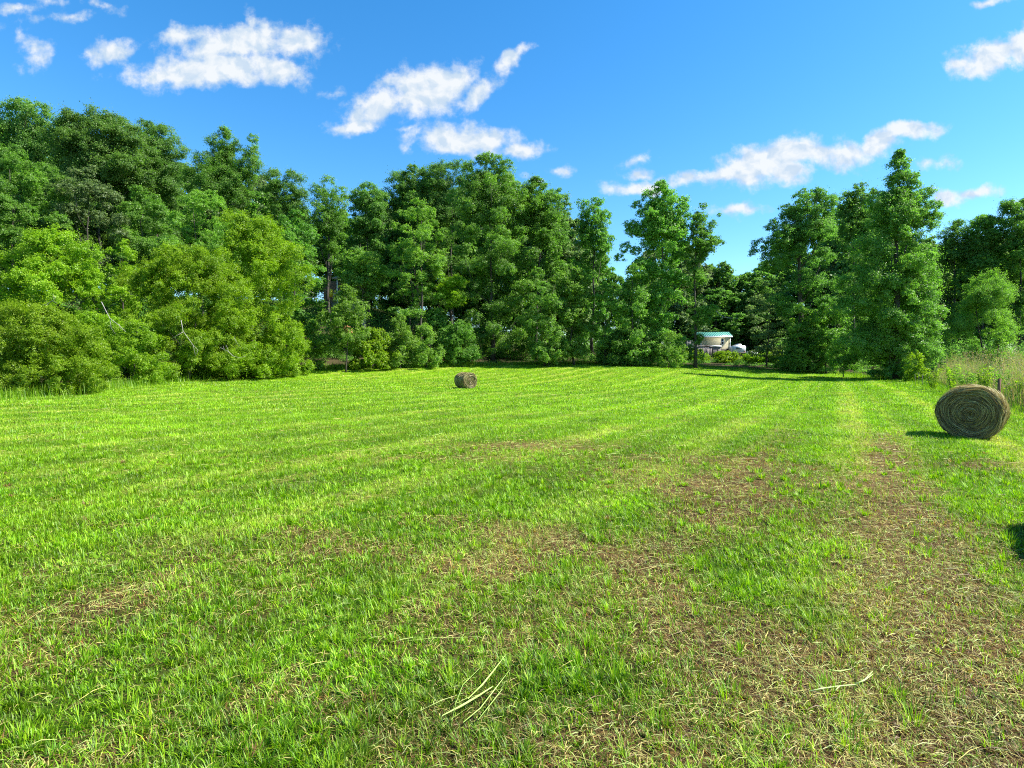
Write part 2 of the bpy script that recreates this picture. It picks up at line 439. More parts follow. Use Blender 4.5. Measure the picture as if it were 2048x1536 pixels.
# ------------------------------------------------------------------ ground: one sheet to the horizon
def build_ground():
    na = 900
    rr = [0.0]; r = 0.35
    while r < 6000: rr.append(r); r *= 1.017 if r < 140 else 1.12
    rr = np.array(rr[1:]); nr = len(rr)
    ang = np.linspace(0, 2 * pi, na, endpoint=False)
    X = np.outer(rr, np.sin(ang)).ravel(); Y = np.outer(rr, np.cos(ang)).ravel()
    Z = height(X, Y) - 0.012
    co = np.stack([X, Y, Z], 1)
    i = np.arange(nr - 1)[:, None] * na; k = np.arange(na)[None]; k2 = (k + 1) % na
    f = np.stack([i + k, i + k2, i + na + k2, i + na + k], -1).reshape(-1, 4)[:, ::-1]
    c = np.vstack([co, [[0, 0, hgt(0, 0) - .012]]])
    cap = np.stack([np.full(na, len(co)), (np.arange(na) + 1) % na, np.arange(na)], 1)[:, ::-1]
    cols = np.vstack([ground_colors(X, Y), [C_SOIL]])
    o = mesh_obj('ground', c, [f, cap], ground_mat(), colors=cols, smooth=True)
    tag(o, kind='structure')
build_ground()

# ------------------------------------------------------------------ grass blades
def sector_points(rng, r0, r1, dens, slope=1.12, pad=1.6):
    wmax = slope * r1 + pad
    n = int(dens * (r1 - r0) * 2 * wmax)
    x = rng.uniform(-wmax, wmax, n); y = rng.uniform(r0, r1, n)
    k = np.abs(x) < slope * y + pad
    return x[k], y[k]
def blades(x, y, z, h, wd, az, lean, col, seg, droop=0.5, tipcol=None):
    """bent, tapering blades; seg 1: one triangle, seg 3: five vertices"""
    n = len(x)
    dx, dy = np.sin(az), np.cos(az)                    # direction of the lean
    px, py = np.cos(az + 0.0), -np.sin(az + 0.0)       # across the blade
    hor = h * np.sin(lean); ver = h * np.cos(lean)
    base = np.stack([x, y, z], 1); across = np.stack([px, py, np.zeros(n)], 1) * (wd * .5)[:, None]
    fwd = np.stack([dx, dy, np.zeros(n)], 1); upv = np.array([0, 0, 1.0])
    tip = base + fwd * hor[:, None] + upv * ver[:, None]
    if seg == 1:
        V = np.stack([base - across, base + across, tip], 1).reshape(-1, 3)
        f = np.arange(3 * n).reshape(-1, 3)
        return V, f, np.repeat(col, 3, 0)
    mid = base + fwd * (hor * .38)[:, None] + upv * (ver * (.5 + .22 * droop))[:, None]
    V = np.stack([base - across, base + across, mid - across * .8, mid + across * .8, tip], 1).reshape(-1, 3)
    b = np.arange(n)[:, None] * 5
    f = np.concatenate([b + np.array([0, 1, 3]), b + np.array([0, 3, 2]), b + np.array([2, 3, 4])])
    return V, f, np.repeat(col, 5, 0)
def blade_cols(rng, x, y, dry, st):
    n = len(x)
    pick = rng.random(n); var = rng.random(n)
    g = lerp(np.tile(C_DEEP, (n, 1)), C_GREEN * 1.15, np.clip(var * 1.2 + (fbm(x, y, 1.3, 3, 21) - .5) * 1.2, 0, 1))
    g = lerp(g, C_YEL, np.clip((rng.random(n) - .72) * 2.2, 0, .8))
    s = np.where((rng.random(n) < .40)[:, None], C_STRAW, C_BROWN) * rng.uniform(.5, 1.1, n)[:, None]
    s = np.where((rng.random(n) < .10 + .35 * np.clip(fbm(x, y, .35, 2, 23) - .62, 0, 1) / .38)[:, None], C_RUST, s)
    isdry = pick < np.clip(dry * 1.0 - .02, 0, .82)
    c = np.where(isdry[:, None], s, g)
    c = lerp(c, np.array([.48, .47, .10]), np.clip(st * rng.uniform(.1, 1.0, n), 0, 1) * np.where(isdry, .4, .75))
    c = c * ((1 + .11 * rowtone(x, y)) * (.50 + 1.0 * fbm(x, y, .5, 3, 91)))[:, None]
    return c * rng.uniform(.45, 1.5, n)[:, None], isdry
def build_grass():
    rng = np.random.default_rng(7)
    parts = []
    RINGS = [(1.3, 2.6, 13500, .0038, .052, 3), (2.6, 4.2, 10500, .0043, .055, 3), (4.2, 7.0, 5600, .0054, .058, 3), (7.0, 12, 2300, .0078, .064, 1), (12, 20, 800, .013, .075, 1), (20, 36, 300, .024, .085, 1), (36, 78, 95, .050, .10, 1)]
    for (r0, r1, dens, wd, h, seg) in RINGS:
        x, y = sector_points(rng, r0, r1, dens)
        # half of them gather in tufts
        if r1 <= 12:
            n = len(x); cell = 0.13
            tx = (np.floor(x / cell) + hash2(np.floor(x / cell), np.floor(y / cell), 71)) * cell
            ty = (np.floor(y / cell) + hash2(np.floor(x / cell), np.floor(y / cell), 72)) * cell
            m = rng.random(n) < .5
            pull = rng.uniform(.45, .9, n) * m
            x2 = x + (tx - x) * pull; y2 = y + (ty - y) * pull
            azt = np.arctan2(x2 - tx, y2 - ty)
        else:
            m = np.zeros(len(x), bool); x2, y2 = x, y; azt = np.zeros(len(x))
        x, y = x2, y2
        k = inside(x, y); x, y, m, azt = x[k], y[k], m[k], azt[k]
        dry = dryness(x, y); st = stripe(x, y)
        keep = rng.random(len(x)) < (1.0 - .42 * np.clip(dry, 0, 1)) * (0.72 + .5 * fbm(x, y, .5, 3, 33))
        x, y, m, azt, dry, st = x[keep], y[keep], m[keep], azt[keep], dry[keep], st[keep]
        n = len(x)
        col, isdry = blade_cols(rng, x, y, dry, st)
        tuft = fbm(x, y, .32, 2, 45)
        hh = h * rng.uniform(.45, 1.35, n) * (0.55 + 1.0 * tuft) * np.where(isdry, .72, 1.0)
        az = np.where(m, azt, rng.uniform(0, 2 * pi, n)) + rng.normal(0, .5, n)
        lean = np.clip(rng.normal(.78, .36, n) + np.where(isdry, .45, 0), .02, 1.5)
        ww = wd * rng.uniform(.6, 1.4, n)
        parts.append((seg, blades(x, y, height(x, y) - .008, hh, ww, az, lean, col, seg)))
    # lush tufts in the near meadow, each a fountain of blades
    tx, ty = sector_points(rng, 1.5, 11, 16)
    k = (rng.random(len(tx)) < (.75 - .45 * dryness(tx, ty)) * np.clip(9.0 / ty ** 1.1, .25, 1)); tx, ty = tx[k], ty[k]
    nb = rng.integers(14, 46, len(tx)); ti = np.repeat(np.arange(len(tx)), nb); n = len(ti)
    rad_ = rng.uniform(.02, .075, len(tx))[ti] * np.sqrt(rng.random(n)); a_ = rng.uniform(0, 2 * pi, n)
    x = tx[ti] + rad_ * np.sin(a_); y = ty[ti] + rad_ * np.cos(a_)
    size = rng.uniform(.75, 1.5, len(tx))[ti]
    kind_ = rng.random(len(tx))[ti]
    col = lerp(np.tile(C_GREEN * np.array([.8, 1.0, 1.0]), (n, 1)), C_YEL, rng.random(n) * .6)
    col = np.where((kind_ < .06)[:, None], C_BROWN * 1.3, col) * rng.uniform(.55, 1.35, n)[:, None]
    parts.append((3, blades(x, y, height(x, y) - .006, .075 * size * rng.uniform(.5, 1.2, n) * np.where(kind_ < .10, .6, 1), np.clip(.0015 * y, .0042, .011) * rng.uniform(.7, 1.3, n), a_ + rng.normal(0, .4, n), np.clip(rng.normal(.55, .3, n), .03, 1.3), col, 3)))
    V = np.vstack([p[1][0] for p in parts]); off = 0; fs = []
    for p in parts:
        fs.append(p[1][1] + off); off += len(p[1][0])
    o = mesh_obj('grass', V, np.vstack(fs), GRASS, colors=np.vstack([p[1][2] for p in parts]))
    tag(o, 'short mown bright green grass with brown dry patches over the meadow', 'grass', kind='stuff')
build_grass()

def ribbons(p0, dirs, length, wd, col, curl, lift, rng):
    """thin cut stems that lie on the ground, each of two bent quads"""
    n = len(p0)
    side = np.stack([dirs[:, 1], -dirs[:, 0], np.zeros(n)], 1)
    pts = []
    for t in (-.5, 0., .5):
        q = p0 + dirs * (length * t)[:, None] + side * (curl * length * (t * t - .08))[:, None]
        q[:, 2] = height(q[:, 0], q[:, 1]) + lift * (1.0 if t == 0 else .6)
        pts.append(q)
    tilt = rng.uniform(-.7, .7, n)
    ac = side * np.cos(tilt)[:, None] + np.array([0, 0, 1.]) * np.sin(tilt)[:, None]
    ac = ac * (wd * .5)[:, None]
    V = np.stack([pts[0] - ac * .5, pts[0] + ac * .5, pts[1] - ac, pts[1] + ac, pts[2] - ac * .3, pts[2] + ac * .3], 1).reshape(-1, 3)
    b = np.arange(n)[:, None] * 6
    f = np.concatenate([b + np.array([0, 1, 3, 2]), b + np.array([2, 3, 5, 4])])
    return V, f, np.repeat(col, 6, 0)
def build_clippings():
    rng = np.random.default_rng(11)
    out = []
    for (r0, r1, dens, wd, L) in [(1.3, 3, 4600, .0026, .055), (3, 5.5, 2300, .0032, .06), (5.5, 9, 700, .0044, .085), (9, 16, 220, .009, .14), (1.3, 3.2, 110, .0019, .18), (3.2, 7, 50, .0030, .2), (16, 34, 28, .02, .25)]:
        x, y = sector_points(rng, r0, r1, dens)
        k = inside(x, y); x, y = x[k], y[k]
        dry = dryness(x, y); st = stripe(x, y)
        k = rng.random(len(x)) < .10 + .75 * dry + .35 * st
        x, y, dry, st = x[k], y[k], dry[k], st[k]; n = len(x)
        a = rng.uniform(0, 2 * pi, n)
        base = np.where((rng.random(n) < .50)[:, None], C_STRAW * 1.05, np.array([.34, .42, .11]))
        base = np.where((rng.random(n) < .36)[:, None], C_BROWN * .85, base) * rng.uniform(.6, 1.2, n)[:, None]
        p = np.stack([x, y, np.zeros(n)], 1); d = np.stack([np.cos(a), np.sin(a), np.zeros(n)], 1)
        ln = L * rng.lognormal(-.2, .55, n)
        out.append(ribbons(p, d, ln, wd * rng.uniform(.6, 1.5, n), base, rng.normal(0, .12, n), rng.uniform(.004, .032, n), rng))
    off = 0; fs = []
    for v, f, c in out: fs.append(f + off); off += len(v)
    o = mesh_obj('hay_clippings', np.vstack([q[0] for q in out]), np.vstack(fs), STRAW, colors=np.vstack([q[2] for q in out]))
    tag(o, 'loose straw coloured hay clippings lying on the mown meadow', 'clippings', kind='stuff')
build_clippings()

# ------------------------------------------------------------------ leaves and trees
def unit(v): return v / (np.linalg.norm(v, axis=-1, keepdims=True) + 1e-9)
PROF = {
    'round': lambda t: np.where(t < .45, .80 + .20 * np.sin(t / .45 * pi / 2), np.sqrt(np.clip(1 - ((t - .45) / .56) ** 2, 0, 1)) ** .95),
    'poplar': lambda t: np.clip(1 - t, 0, 1) ** .62 * np.clip(.55 + t * 3.0, 0, 1),
    'cone': lambda t: np.clip(1 - t, 0, 1) ** .85 * np.clip(.7 + t * 3.0, 0, 1) + .04,
    'column': lambda t: np.clip((1 - t) / .28, 0, 1) ** .55 * (1.0 - .12 * np.sin(t * 9.0)) * (.8 + .2 * t),
    'dome': lambda t: np.sqrt(np.clip(1 - t ** 2, 0, 1)) * np.clip(.82 + .8 * t, 0, 1),
    'umbrella': lambda t: np.clip((1 - t) / .5, 0, 1) ** .5 * np.clip(.35 + 1.2 * t, 0, 1),
}
def leaf_quads(rng, pos, nrm, L, W):
    n = len(pos)
    a = unit(np.cross(nrm, rng.normal(size=(n, 3))))
    b = np.cross(nrm, a)
    l = (L * rng.uniform(.65, 1.35, n) * .5)[:, None]; wv_ = (W * rng.uniform(.65, 1.35, n) * .5)[:, None]
    V = np.stack([pos - a * l, pos + b * wv_ - a * l * .1, pos + a * l, pos - b * wv_ - a * l * .1], 1)
    return V.reshape(-1, 3)
def crown_points(rng, H, zb, R, prof, nb, leaf, cover, flat=.75, brk=(.22, .40), extra=(), sub=34, squash=(1, 1)):
    pf = PROF[prof]; hc = H - zb
    nb = int(nb * 1.5); brk = (brk[0] * .72, brk[1] * .88)
    t = []
    while len(t) < nb:
        q = rng.random(nb * 3); k = rng.random(nb * 3) < (pf(q) + .18); t += list(q[k])
    t = np.sort(np.array(t[:nb])); rng.shuffle(t)
    ang = np.arange(nb) * 2.39996 + rng.uniform(0, .9, nb)
    env = R * pf(t) * rng.uniform(.78, 1.14, nb)
    br = np.clip(R * rng.uniform(*brk, nb) * (.5 + .5 * pf(t)), .12, 2.6)
    rad = np.maximum(0, env - br * .75) * np.sqrt(rng.uniform(.06, 1, nb))
    c = np.stack([rad * np.cos(ang) * squash[0], rad * np.sin(ang) * squash[1], zb + hc * t], 1)
    c[:, 2] = np.clip(c[:, 2], zb + br * flat * .4, H - br * flat * .85)
    if len(extra):
        e = np.array(extra, float); c = np.vstack([c, e[:, :3]]); br = np.concatenate([br, e[:, 3]])
    # every bough: small clumps on its skin, every clump a handful of leaves
    nL = np.maximum(30, 2.3 * cover * 4 * pi * br ** 2 * .55 / (leaf * leaf * .5)).astype(int)
    bi = np.repeat(np.arange(len(br)), nL); n = len(bi)
    sd = rng.normal(size=(len(br), sub, 3)); sd[..., 2] += .35; sd = unit(sd) * rng.uniform(.55, 1.05, (len(br), sub, 1))
    si = rng.integers(0, sub, n)
    d = sd[bi, si] + rng.normal(size=(n, 3)) * .13
    stray = rng.random(n) < .07                       # loose tips that break the outline
    d = np.where(stray[:, None], d * rng.uniform(1.0, 1.55, (n, 1)), d)
    pos = c[bi] + d * br[bi][:, None] * np.array([1, 1, flat])
    nrm = unit(unit(d) * .62 + np.array([0, 0, .42]) + rng.normal(size=(n, 3)) * .52)
    ct = rng.random((len(br), sub))
    tint = np.clip(.55 * rng.random(n) + .35 * ct[bi, si] + .30 * rng.random(len(br))[bi] - .10, 0, 1)
    return pos, nrm, tint, c, br
def trunk_mb(rng, H, zb, R, cent, rad0, lean=(0, 0), nlimb=10, sides=8):
    mb = MB(); top = H * .86; k = 8
    zz = np.linspace(-.25, top, k)
    wob = np.cumsum(rng.normal(0, R * .035, (k, 2)), 0); wob -= wob[0]
    pts = np.stack([wob[:, 0] + lean[0] * zz / H, wob[:, 1] + lean[1] * zz / H, zz], 1)
    rr = rad0 * (1 - zz.clip(0) / top * .88); rr[0] *= 1.5
    mb.tube(pts, rr, sides)
    if len(cent):
        for i in rng.choice(len(cent), min(nlimb, len(cent)), replace=False):
            e = cent[i]; z0 = np.clip(e[2] - rng.uniform(.12, .3) * H, H * .10, top * .92)
            j = np.interp(z0, zz, np.arange(k)); j0 = int(j); fr = j - j0
            p0 = pts[j0] * (1 - fr) + pts[min(j0 + 1, k - 1)] * fr
            if np.linalg.norm(e - p0) < .2: continue
            m1 = p0 + (e - p0) * .45 + np.array([0, 0, -.06 * H * rng.random()]) + rng.normal(0, .03 * R, 3)
            r1 = max(.012, rad0 * rng.uniform(.22, .42) * (1 - z0 / H * .6))
            mb.tube([p0, m1, e], [r1, r1 * .65, r1 * .22], 5)
    return mb
def px_extra(lobes, x0, y0, z0, Y):            # lobes read off the photograph, brought to metres about the tree
    out = []
    for q in lobes:
        u, v, r = q[:3]; dy = q[3] if len(q) > 3 else 0.0
        p = at(u, v, Y); out.append((p[0] - x0, dy, p[2] - z0, r * Y / F))
    return out
NTREE = [0]
def deep_lobes(lobes, u, vtop, vbase):
    out = []; ax_v = vtop + .34 * (vbase - vtop)
    for q in lobes:
        out.append(q); a, b, r = q[:3]
        if r < 8 or b > ax_v: continue
        n = int(min(3, max(1, math.hypot(a - u, b - ax_v) / (r * 1.5))))
        for k in range(n):
            f = (k + 1) / (n + 1); out.append((a + (u - a) * f * .75 + 3 * sin(a + k), b + (ax_v - b) * f, r * (1.05 + .3 * f), .6 * sin(a * 3 + k)))
    return out
def tree(name, cat, label, u, vtop, hw, Y, mat='oak', prof='round', cb=.25, nb=34, cover=1.0, leaf=None, flat=.75, brk=(.22, .40), lobes=(), group=None,
         bark=None, rad=None, seed=None, nlimb=10, ground_v=None, squash=(1, 1), sub=34):
    NTREE[0] += 1
    rng = np.random.default_rng(1000 + (seed if seed is not None else NTREE[0]))
    p = at(u, vtop, Y); x0 = p[0]; z0 = hgt(x0, Y)
    if ground_v is not None: z0 = min(z0, at(u, ground_v, Y)[2])
    H = p[2] - z0; R = hw * Y / F
    leaf = leaf or max(.075, (.0022 if prof == 'dome' else .0024) * Y * rng.uniform(.88, 1.28))
    if prof == 'dome' and flat == .75: flat = .95
    root = tag(empty(name, (x0, Y, z0)), label, cat, group)
    pos, nrm, tint, c, br = crown_points(rng, H, H * cb, R, prof, nb, leaf, cover, flat, brk, px_extra(deep_lobes(lobes, u, vtop, 735), x0, Y, z0, Y), sub, squash)
    k = pos[:, 2] > .02
    pos, nrm, tint = pos[k], nrm[k], tint[k]
    V = leaf_quads(rng, pos, nrm, leaf, leaf * rng.uniform(.48, .75))
    mesh_obj('crown', V, np.arange(len(V)).reshape(-1, 4), LM[mat], root, attrs={'tint': np.repeat(tint, 4)})
    trunk_mb(rng, H, H * cb, R, c, rad or max(.03, H * .0095), nlimb=nlimb).build('trunk', bark or BARK, root, smooth=True)
    return root
def bush(label, u, vtop, hw, Y, mat='bush', prof='dome', cb=0.0, nb=30, cover=1.0, leaf=None, name='bush', cat='bush', **kw):
    r = tree(name, cat, label, u, vtop, hw, Y, mat, prof, cb, nb, cover, leaf, rad=kw.pop('rad', None), **kw)
    return r
#TREES
# ------------------------------------------------------------------ the trees, left to right, back to front
BACK = 'trees of the wood around the meadow'
T = tree
# the wood on the left hill
T('oak_tree', 'tree', 'dark oak at the far left top with sky showing through its upper boughs', 40, 205, 105, 84, 'oak', 'round', .30, 36, .75, brk=(.18, .30), lobes=[(15, 222, 22), (75, 222, 24), (45, 212, 20), (-20, 240, 30), (100, 250, 26), (40, 262, 36), (70, 300, 40), (0, 310, 44)])
T('oak_tree', 'tree', 'broad dense round topped oak, second crown from the left along the skyline', 195, 222, 108, 81, 'oak', 'round', .22, 46, 1.1, brk=(.22, .36), lobes=[(150, 250, 34), (195, 245, 34), (240, 262, 36), (120, 275, 30), (270, 300, 34)])
T('oak_tree', 'tree', 'smaller round dark oak tucked against the right flank of the broad oak on the skyline', 312, 242, 62, 86, 'oak', 'round', .22, 34, 1.05, lobes=[(290, 258, 20), (330, 275, 26), (350, 300, 26)])
T('poplar_tree', 'tree', 'tall two spired poplar rising above the left wood against the blue sky', 448, 250, 60, 80, 'mid', 'poplar', .15, 40, .95, brk=(.22, .34), lobes=[(447, 265, 14), (430, 285, 20), (462, 290, 20), (505, 278, 12), (507, 305, 18), (500, 335, 26), (410, 320, 24), (395, 350, 28), (450, 340, 36)])
T('oak_tree', 'tree', 'mid height dark tree filling the dip right of the two spired poplar', 565, 335, 58, 84, 'oak', 'round', .2, 34, .9, brk=(.2, .32), lobes=[(545, 352, 20), (590, 362, 22), (600, 390, 20)])
T('slender_tree', 'tree', 'thin airy tree with a visible straight dark trunk and sky showing between its leaves', 655, 347, 46, 82, 'mid', 'column', .42, 26, .62, brk=(.22, .36), lobes=[(655, 362, 16), (635, 380, 18), (680, 385, 18), (650, 420, 24), (676, 450, 20), (632, 460, 18)], rad=.28)
T('oak_tree', 'tree', 'dark rounded tree between the thin airy tree and the high central wood', 735, 364, 50, 85, 'oak', 'round', .25, 30, .9, brk=(.2, .34), lobes=[(735, 380, 20), (712, 395, 18), (760, 395, 20)])
T('oak_tree', 'tree', 'large dark oak forming the left shoulder of the high central wood', 832, 334, 72, 88, 'oak', 'round', .2, 42, 1.0, brk=(.2, .32), lobes=[(800, 365, 26), (835, 350, 22), (870, 350, 26), (775, 395, 22)])
T('oak_tree', 'tree', 'domed oak crown just left of the highest central treetop', 900, 322, 60, 86, 'oak', 'round', .2, 36, 1.0, brk=(.2, .32), lobes=[(890, 338, 20), (920, 335, 20), (870, 350, 20)])
T('vine_covered_tree', 'tree', 'highest tree of the central wood, clad in vines from its ragged top to the grass', 985, 308, 92, 77, 'vine', 'round', .03, 76, 1.1, brk=(.14, .26), lobes=[(958, 318, 9), (995, 320, 14), (975, 330, 15), (940, 340, 20), (1010, 345, 20), (965, 365, 30), (1000, 400, 40), (930, 400, 34), (985, 520, 34), (960, 580, 30), (1000, 620, 30), (975, 670, 28), (1010, 690, 24)])
T('vine_covered_tree', 'tree', 'broad dark green tree leaning against the right flank of the highest central tree', 1070, 358, 68, 79, 'mid', 'round', .05, 52, 1.1, brk=(.18, .3), lobes=[(1070, 378, 24), (1040, 390, 26), (1100, 405, 26)])
T('oak_tree', 'tree', 'dark treetop just behind the right slope of the central wood', 1112, 376, 42, 90, 'oak', 'round', .3, 26, .9, lobes=[(1105, 388, 14), (1125, 400, 16)])
T('poplar_tree', 'tree', 'ragged topped tree standing at the left side of the open sky gap', 1185, 394, 48, 84, 'mid', 'column', .12, 36, .85, brk=(.2, .34), lobes=[(1165, 408, 14), (1195, 405, 14), (1210, 430, 16), (1180, 430, 22), (1215, 480, 16), (1200, 520, 20), (1222, 545, 14)])
T('vine_covered_tree', 'tree', 'tall vine clad tree with a pointed top right of the open sky gap', 1322, 360, 66, 72, 'vine', 'column', .03, 62, 1.0, brk=(.2, .32), lobes=[(1318, 374, 12), (1300, 395, 18), (1340, 390, 16), (1365, 405, 16), (1275, 410, 12), (1262, 450, 14), (1375, 440, 16), (1320, 440, 36), (1252, 495, 14), (1240, 515, 11), (1300, 560, 34), (1310, 640, 32), (1320, 590, 30)])
T('vine_covered_tree', 'tree', 'narrow column of vines on a dark trunk beside the teal roofed building', 1394, 398, 30, 71, 'mid', 'column', .04, 40, .95, brk=(.3, .45), lobes=[(1408, 412, 9), (1400, 435, 14), (1425, 450, 12), (1438, 430, 5), (1430, 480, 14), (1442, 485, 7), (1392, 560, 20), (1405, 640, 18), (1420, 620, 16)])
T('oak_tree', 'tree', 'airy spreading tree with stacked round boughs left of the tallest tree', 1618, 376, 82, 71, 'oak', 'round', .16, 46, .8, brk=(.18, .3), lobes=[(1605, 392, 17), (1640, 395, 17), (1575, 420, 16), (1660, 400, 14), (1545, 450, 16), (1560, 480, 22), (1520, 490, 16), (1505, 505, 11), (1610, 440, 30), (1545, 520, 26)], rad=.42)
T('oak_tree', 'tree', 'dark treetop pressed against the left side of the tallest tree', 1715, 364, 58, 73, 'oak', 'round', .12, 40, .95, brk=(.2, .32), lobes=[(1720, 380, 17), (1690, 400, 20), (1745, 395, 20)])
T('tulip_tree', 'tree', 'tallest tree on the right, a spire with a skirt of bright leaves', 1800, 300, 100, 58, 'vine', 'poplar', .02, 120, 1.1, brk=(.16, .26), ground_v=766, lobes=[(1800, 312, 8), (1788, 330, 13), (1812, 325, 11), (1828, 350, 11), (1795, 360, 22), (1780, 400, 26), (1825, 400, 22), (1850, 385, 18), (1868, 410, 14), (1872, 435, 14), (1840, 450, 30), (1770, 460, 40), (1835, 520, 36), (1760, 560, 46), (1840, 600, 36), (1850, 650, 30), (1800, 690, 40), (1740, 690, 34), (1860, 690, 18), (1716, 560, 38), (1706, 620, 38), (1712, 685, 34), (1738, 500, 40), (1770, 640, 44), (1820, 560, 44), (1866, 560, 18), (1872, 625, 20), (1845, 700, 30), (1755, 410, 24)], rad=.45)
T('oak_tree', 'tree', 'low dark treetop just right of the tallest tree against the sky', 1915, 440, 46, 88, 'mid', 'round', .15, 34, 1.0, lobes=[(1910, 455, 16), (1935, 465, 16), (1890, 475, 18)])
T('oak_tree', 'tree', 'rounded dark tree second from the right edge along the skyline', 1972, 428, 50, 86, 'mid', 'round', .12, 40, 1.05, lobes=[(1960, 445, 18), (1990, 450, 20)])
T('oak_tree', 'tree', 'big dark tree at the right edge where the skyline climbs out of the picture', 2045, 396, 66, 84, 'mid', 'round', .12, 46, 1.1, lobes=[(2020, 415, 22), (2055, 415, 22), (2080, 430, 26)])
T('oak_tree', 'tree', 'pale topped spreading tree in front of the dark right hand wood', 1972, 545, 78, 64, 'light', 'dome', .06, 42, .75, brk=(.16, .28), lobes=[(1985, 560, 22), (1960, 590, 26), (2000, 590, 24), (1945, 620, 28), (1920, 650, 26)])
T('young_tree', 'tree', 'small bright cone shaped tree standing above the tall weeds at right', 1998, 660, 36, 38, 'light', 'cone', .1, 26, 1.0, leaf=.14, brk=(.24, .4), ground_v=775)
# the middle storey on the left
T('oak_tree', 'tree', 'large leaved dark tree at the left edge below the skyline oaks', 25, 290, 110, 62, 'mid', 'round', .1, 54, 1.05, brk=(.18, .28))
T('oak_tree', 'tree', 'greyish fine leaved tree in the middle of the left wood', 185, 335, 85, 66, 'grey', 'round', .15, 42, 1.0, brk=(.18, .28))
T('oak_tree', 'tree', 'dark shaded tree between the greyish tree and the pale tree of the left wood', 290, 375, 70, 70, 'mid', 'round', .1, 40, 1.0)
T('oak_tree', 'tree', 'pale fine leaved tree standing below the two spired poplar', 400, 368, 88, 61, 'light', 'round', .12, 50, 1.0, brk=(.16, .26))
T('oak_tree', 'tree', 'dark tree in the shade left of the house with the porch', 590, 420, 60, 72, 'mid', 'round', .1, 38, .95)
T('willow_tree', 'tree', 'broad rounded yellow green tree leaning over the meadow left of centre', 500, 430, 122, 53, 'bush', 'dome', .03, 84, 1.0, brk=(.13, .22), lobes=[(470, 450, 30), (530, 470, 34), (570, 510, 34), (600, 560, 30)])
T('willow_tree', 'tree', 'big yellow green tree with hanging bare grey branches over the meadow edge', 370, 492, 130, 47, 'bush', 'dome', .04, 88, 1.0, brk=(.12, .21), lobes=[(330, 520, 30), (420, 530, 32), (470, 590, 30), (260, 560, 26)])
T('willow_tree', 'tree', 'bright rounded tree at the left behind the front hedge like bush', 110, 466, 128, 41, 'bush', 'dome', .03, 90, 1.0, brk=(.12, .21), lobes=[(75, 480, 26), (120, 480, 28), (170, 510, 28), (30, 520, 30)])
T('willow_tree', 'tree', 'mid green rounded tree between the two big yellow green trees', 250, 478, 70, 50, 'bush', 'dome', .03, 50, 1.0, brk=(.16, .26))
bush('wide bright yellow green bush at the left edge, nearest of all to the camera', 85, 612, 138, 30.5, 'bush', nb=120, brk=(.10, .17), leaf=.085, squash=(1, .75), lobes=[(20, 640, 34), (100, 650, 36), (170, 680, 34), (60, 720, 36), (150, 740, 30), (200, 740, 20)])
bush('bright bush with soft tips right beside the widest bush at the left edge', 262, 640, 70, 39, 'bush', nb=62, brk=(.13, .22), leaf=.10, lobes=[(300, 680, 22), (325, 715, 12), (315, 750, 12)])
bush('spreading lower bush under the tree with hanging bare branches', 452, 610, 95, 51, 'bush', nb=50, brk=(.14, .24))
bush('rounded dense bush at the meadow edge left of the twiggy brush', 568, 628, 66, 57, 'bush', nb=44, brk=(.15, .25))
bush('dull green bush between the porch house and the meadow', 625, 640, 40, 62, 'light', nb=28)
T('young_tree', 'tree', 'small tree with a pale grey trunk beside the porch house', 722, 490, 56, 72, 'light', 'umbrella', .46, 30, .75, brk=(.22, .34), bark=PALEBARK, rad=.40, lobes=[(700, 515, 18), (745, 520, 18), (765, 555, 14), (680, 545, 14)])
bush('rounded bush hiding the foot of the pale trunked tree', 690, 572, 55, 61, 'light', nb=30, cb=.25)
bush('bright dome shaped bush at the meadow edge left of the small bale', 742, 655, 60, 64.5, 'bush', nb=46, brk=(.16, .26))
bush('tall dark leaved bush right beside the bright dome shaped bush', 800, 630, 42, 66, 'light', nb=30)
bush('drooping long leaved bush behind the small far bale', 852, 645, 46, 68, 'light', nb=32, brk=(.18, .3))
T('sumac_tree', 'tree', 'umbrella shaped bright sumac leaning over dark shade behind the small bale', 908, 548, 44, 73, 'bush', 'umbrella', .62, 22, .9, brk=(.24, .4), rad=.09)
bush('dark leafy bush in the deep shade under the umbrella shaped sumac', 920, 640, 46, 71, 'mid', nb=34)
bush('dull bush filling the shade left of the sumac', 868, 600, 40, 73, 'mid', nb=30)
T('oak_tree', 'tree', 'fine leaved pale tree in front of the left shoulder of the central wood', 842, 390, 62, 71, 'light', 'round', .48, 34, .85, brk=(.2, .3))
T('oak_tree', 'tree', 'feathery mid height tree with wide flat boughs left of the sumac', 815, 460, 75, 72, 'light', 'dome', .3, 34, .65, brk=(.14, .24), flat=.5)
T('young_tree', 'tree', 'bright leafy tree on the right foot of the central wood', 1150, 535, 52, 72, 'light', 'round', .1, 40, .9, lobes=[(1165, 560, 18), (1125, 560, 18)])
T('young_tree', 'tree', 'dull leafy tree with a dark hollow beside it at the foot of the central wood', 1090, 560, 50, 71, 'vine', 'round', .05, 36, .9)
bush('silvery leaved bush at the meadow edge in front of the dark hollow', 1098, 640, 42, 70, 'light', nb=28, brk=(.2, .3), cover=.8)
T('young_tree', 'tree', 'narrow upright tree below the open sky gap', 1208, 560, 36, 72, 'light', 'column', .04, 30, .9)
T('young_tree', 'tree', 'rounded tree at the foot of the tall vine clad tree, on its left', 1268, 528, 46, 70, 'vine', 'round', .05, 38, .95)
bush('low dark bush at the meadow edge below the open sky gap', 1240, 660, 56, 72, 'mid', nb=34)
bush('rounded yellow green bush in front of the vine column beside the house', 1338, 660, 42, 69, 'light', nb=36, brk=(.18, .28))
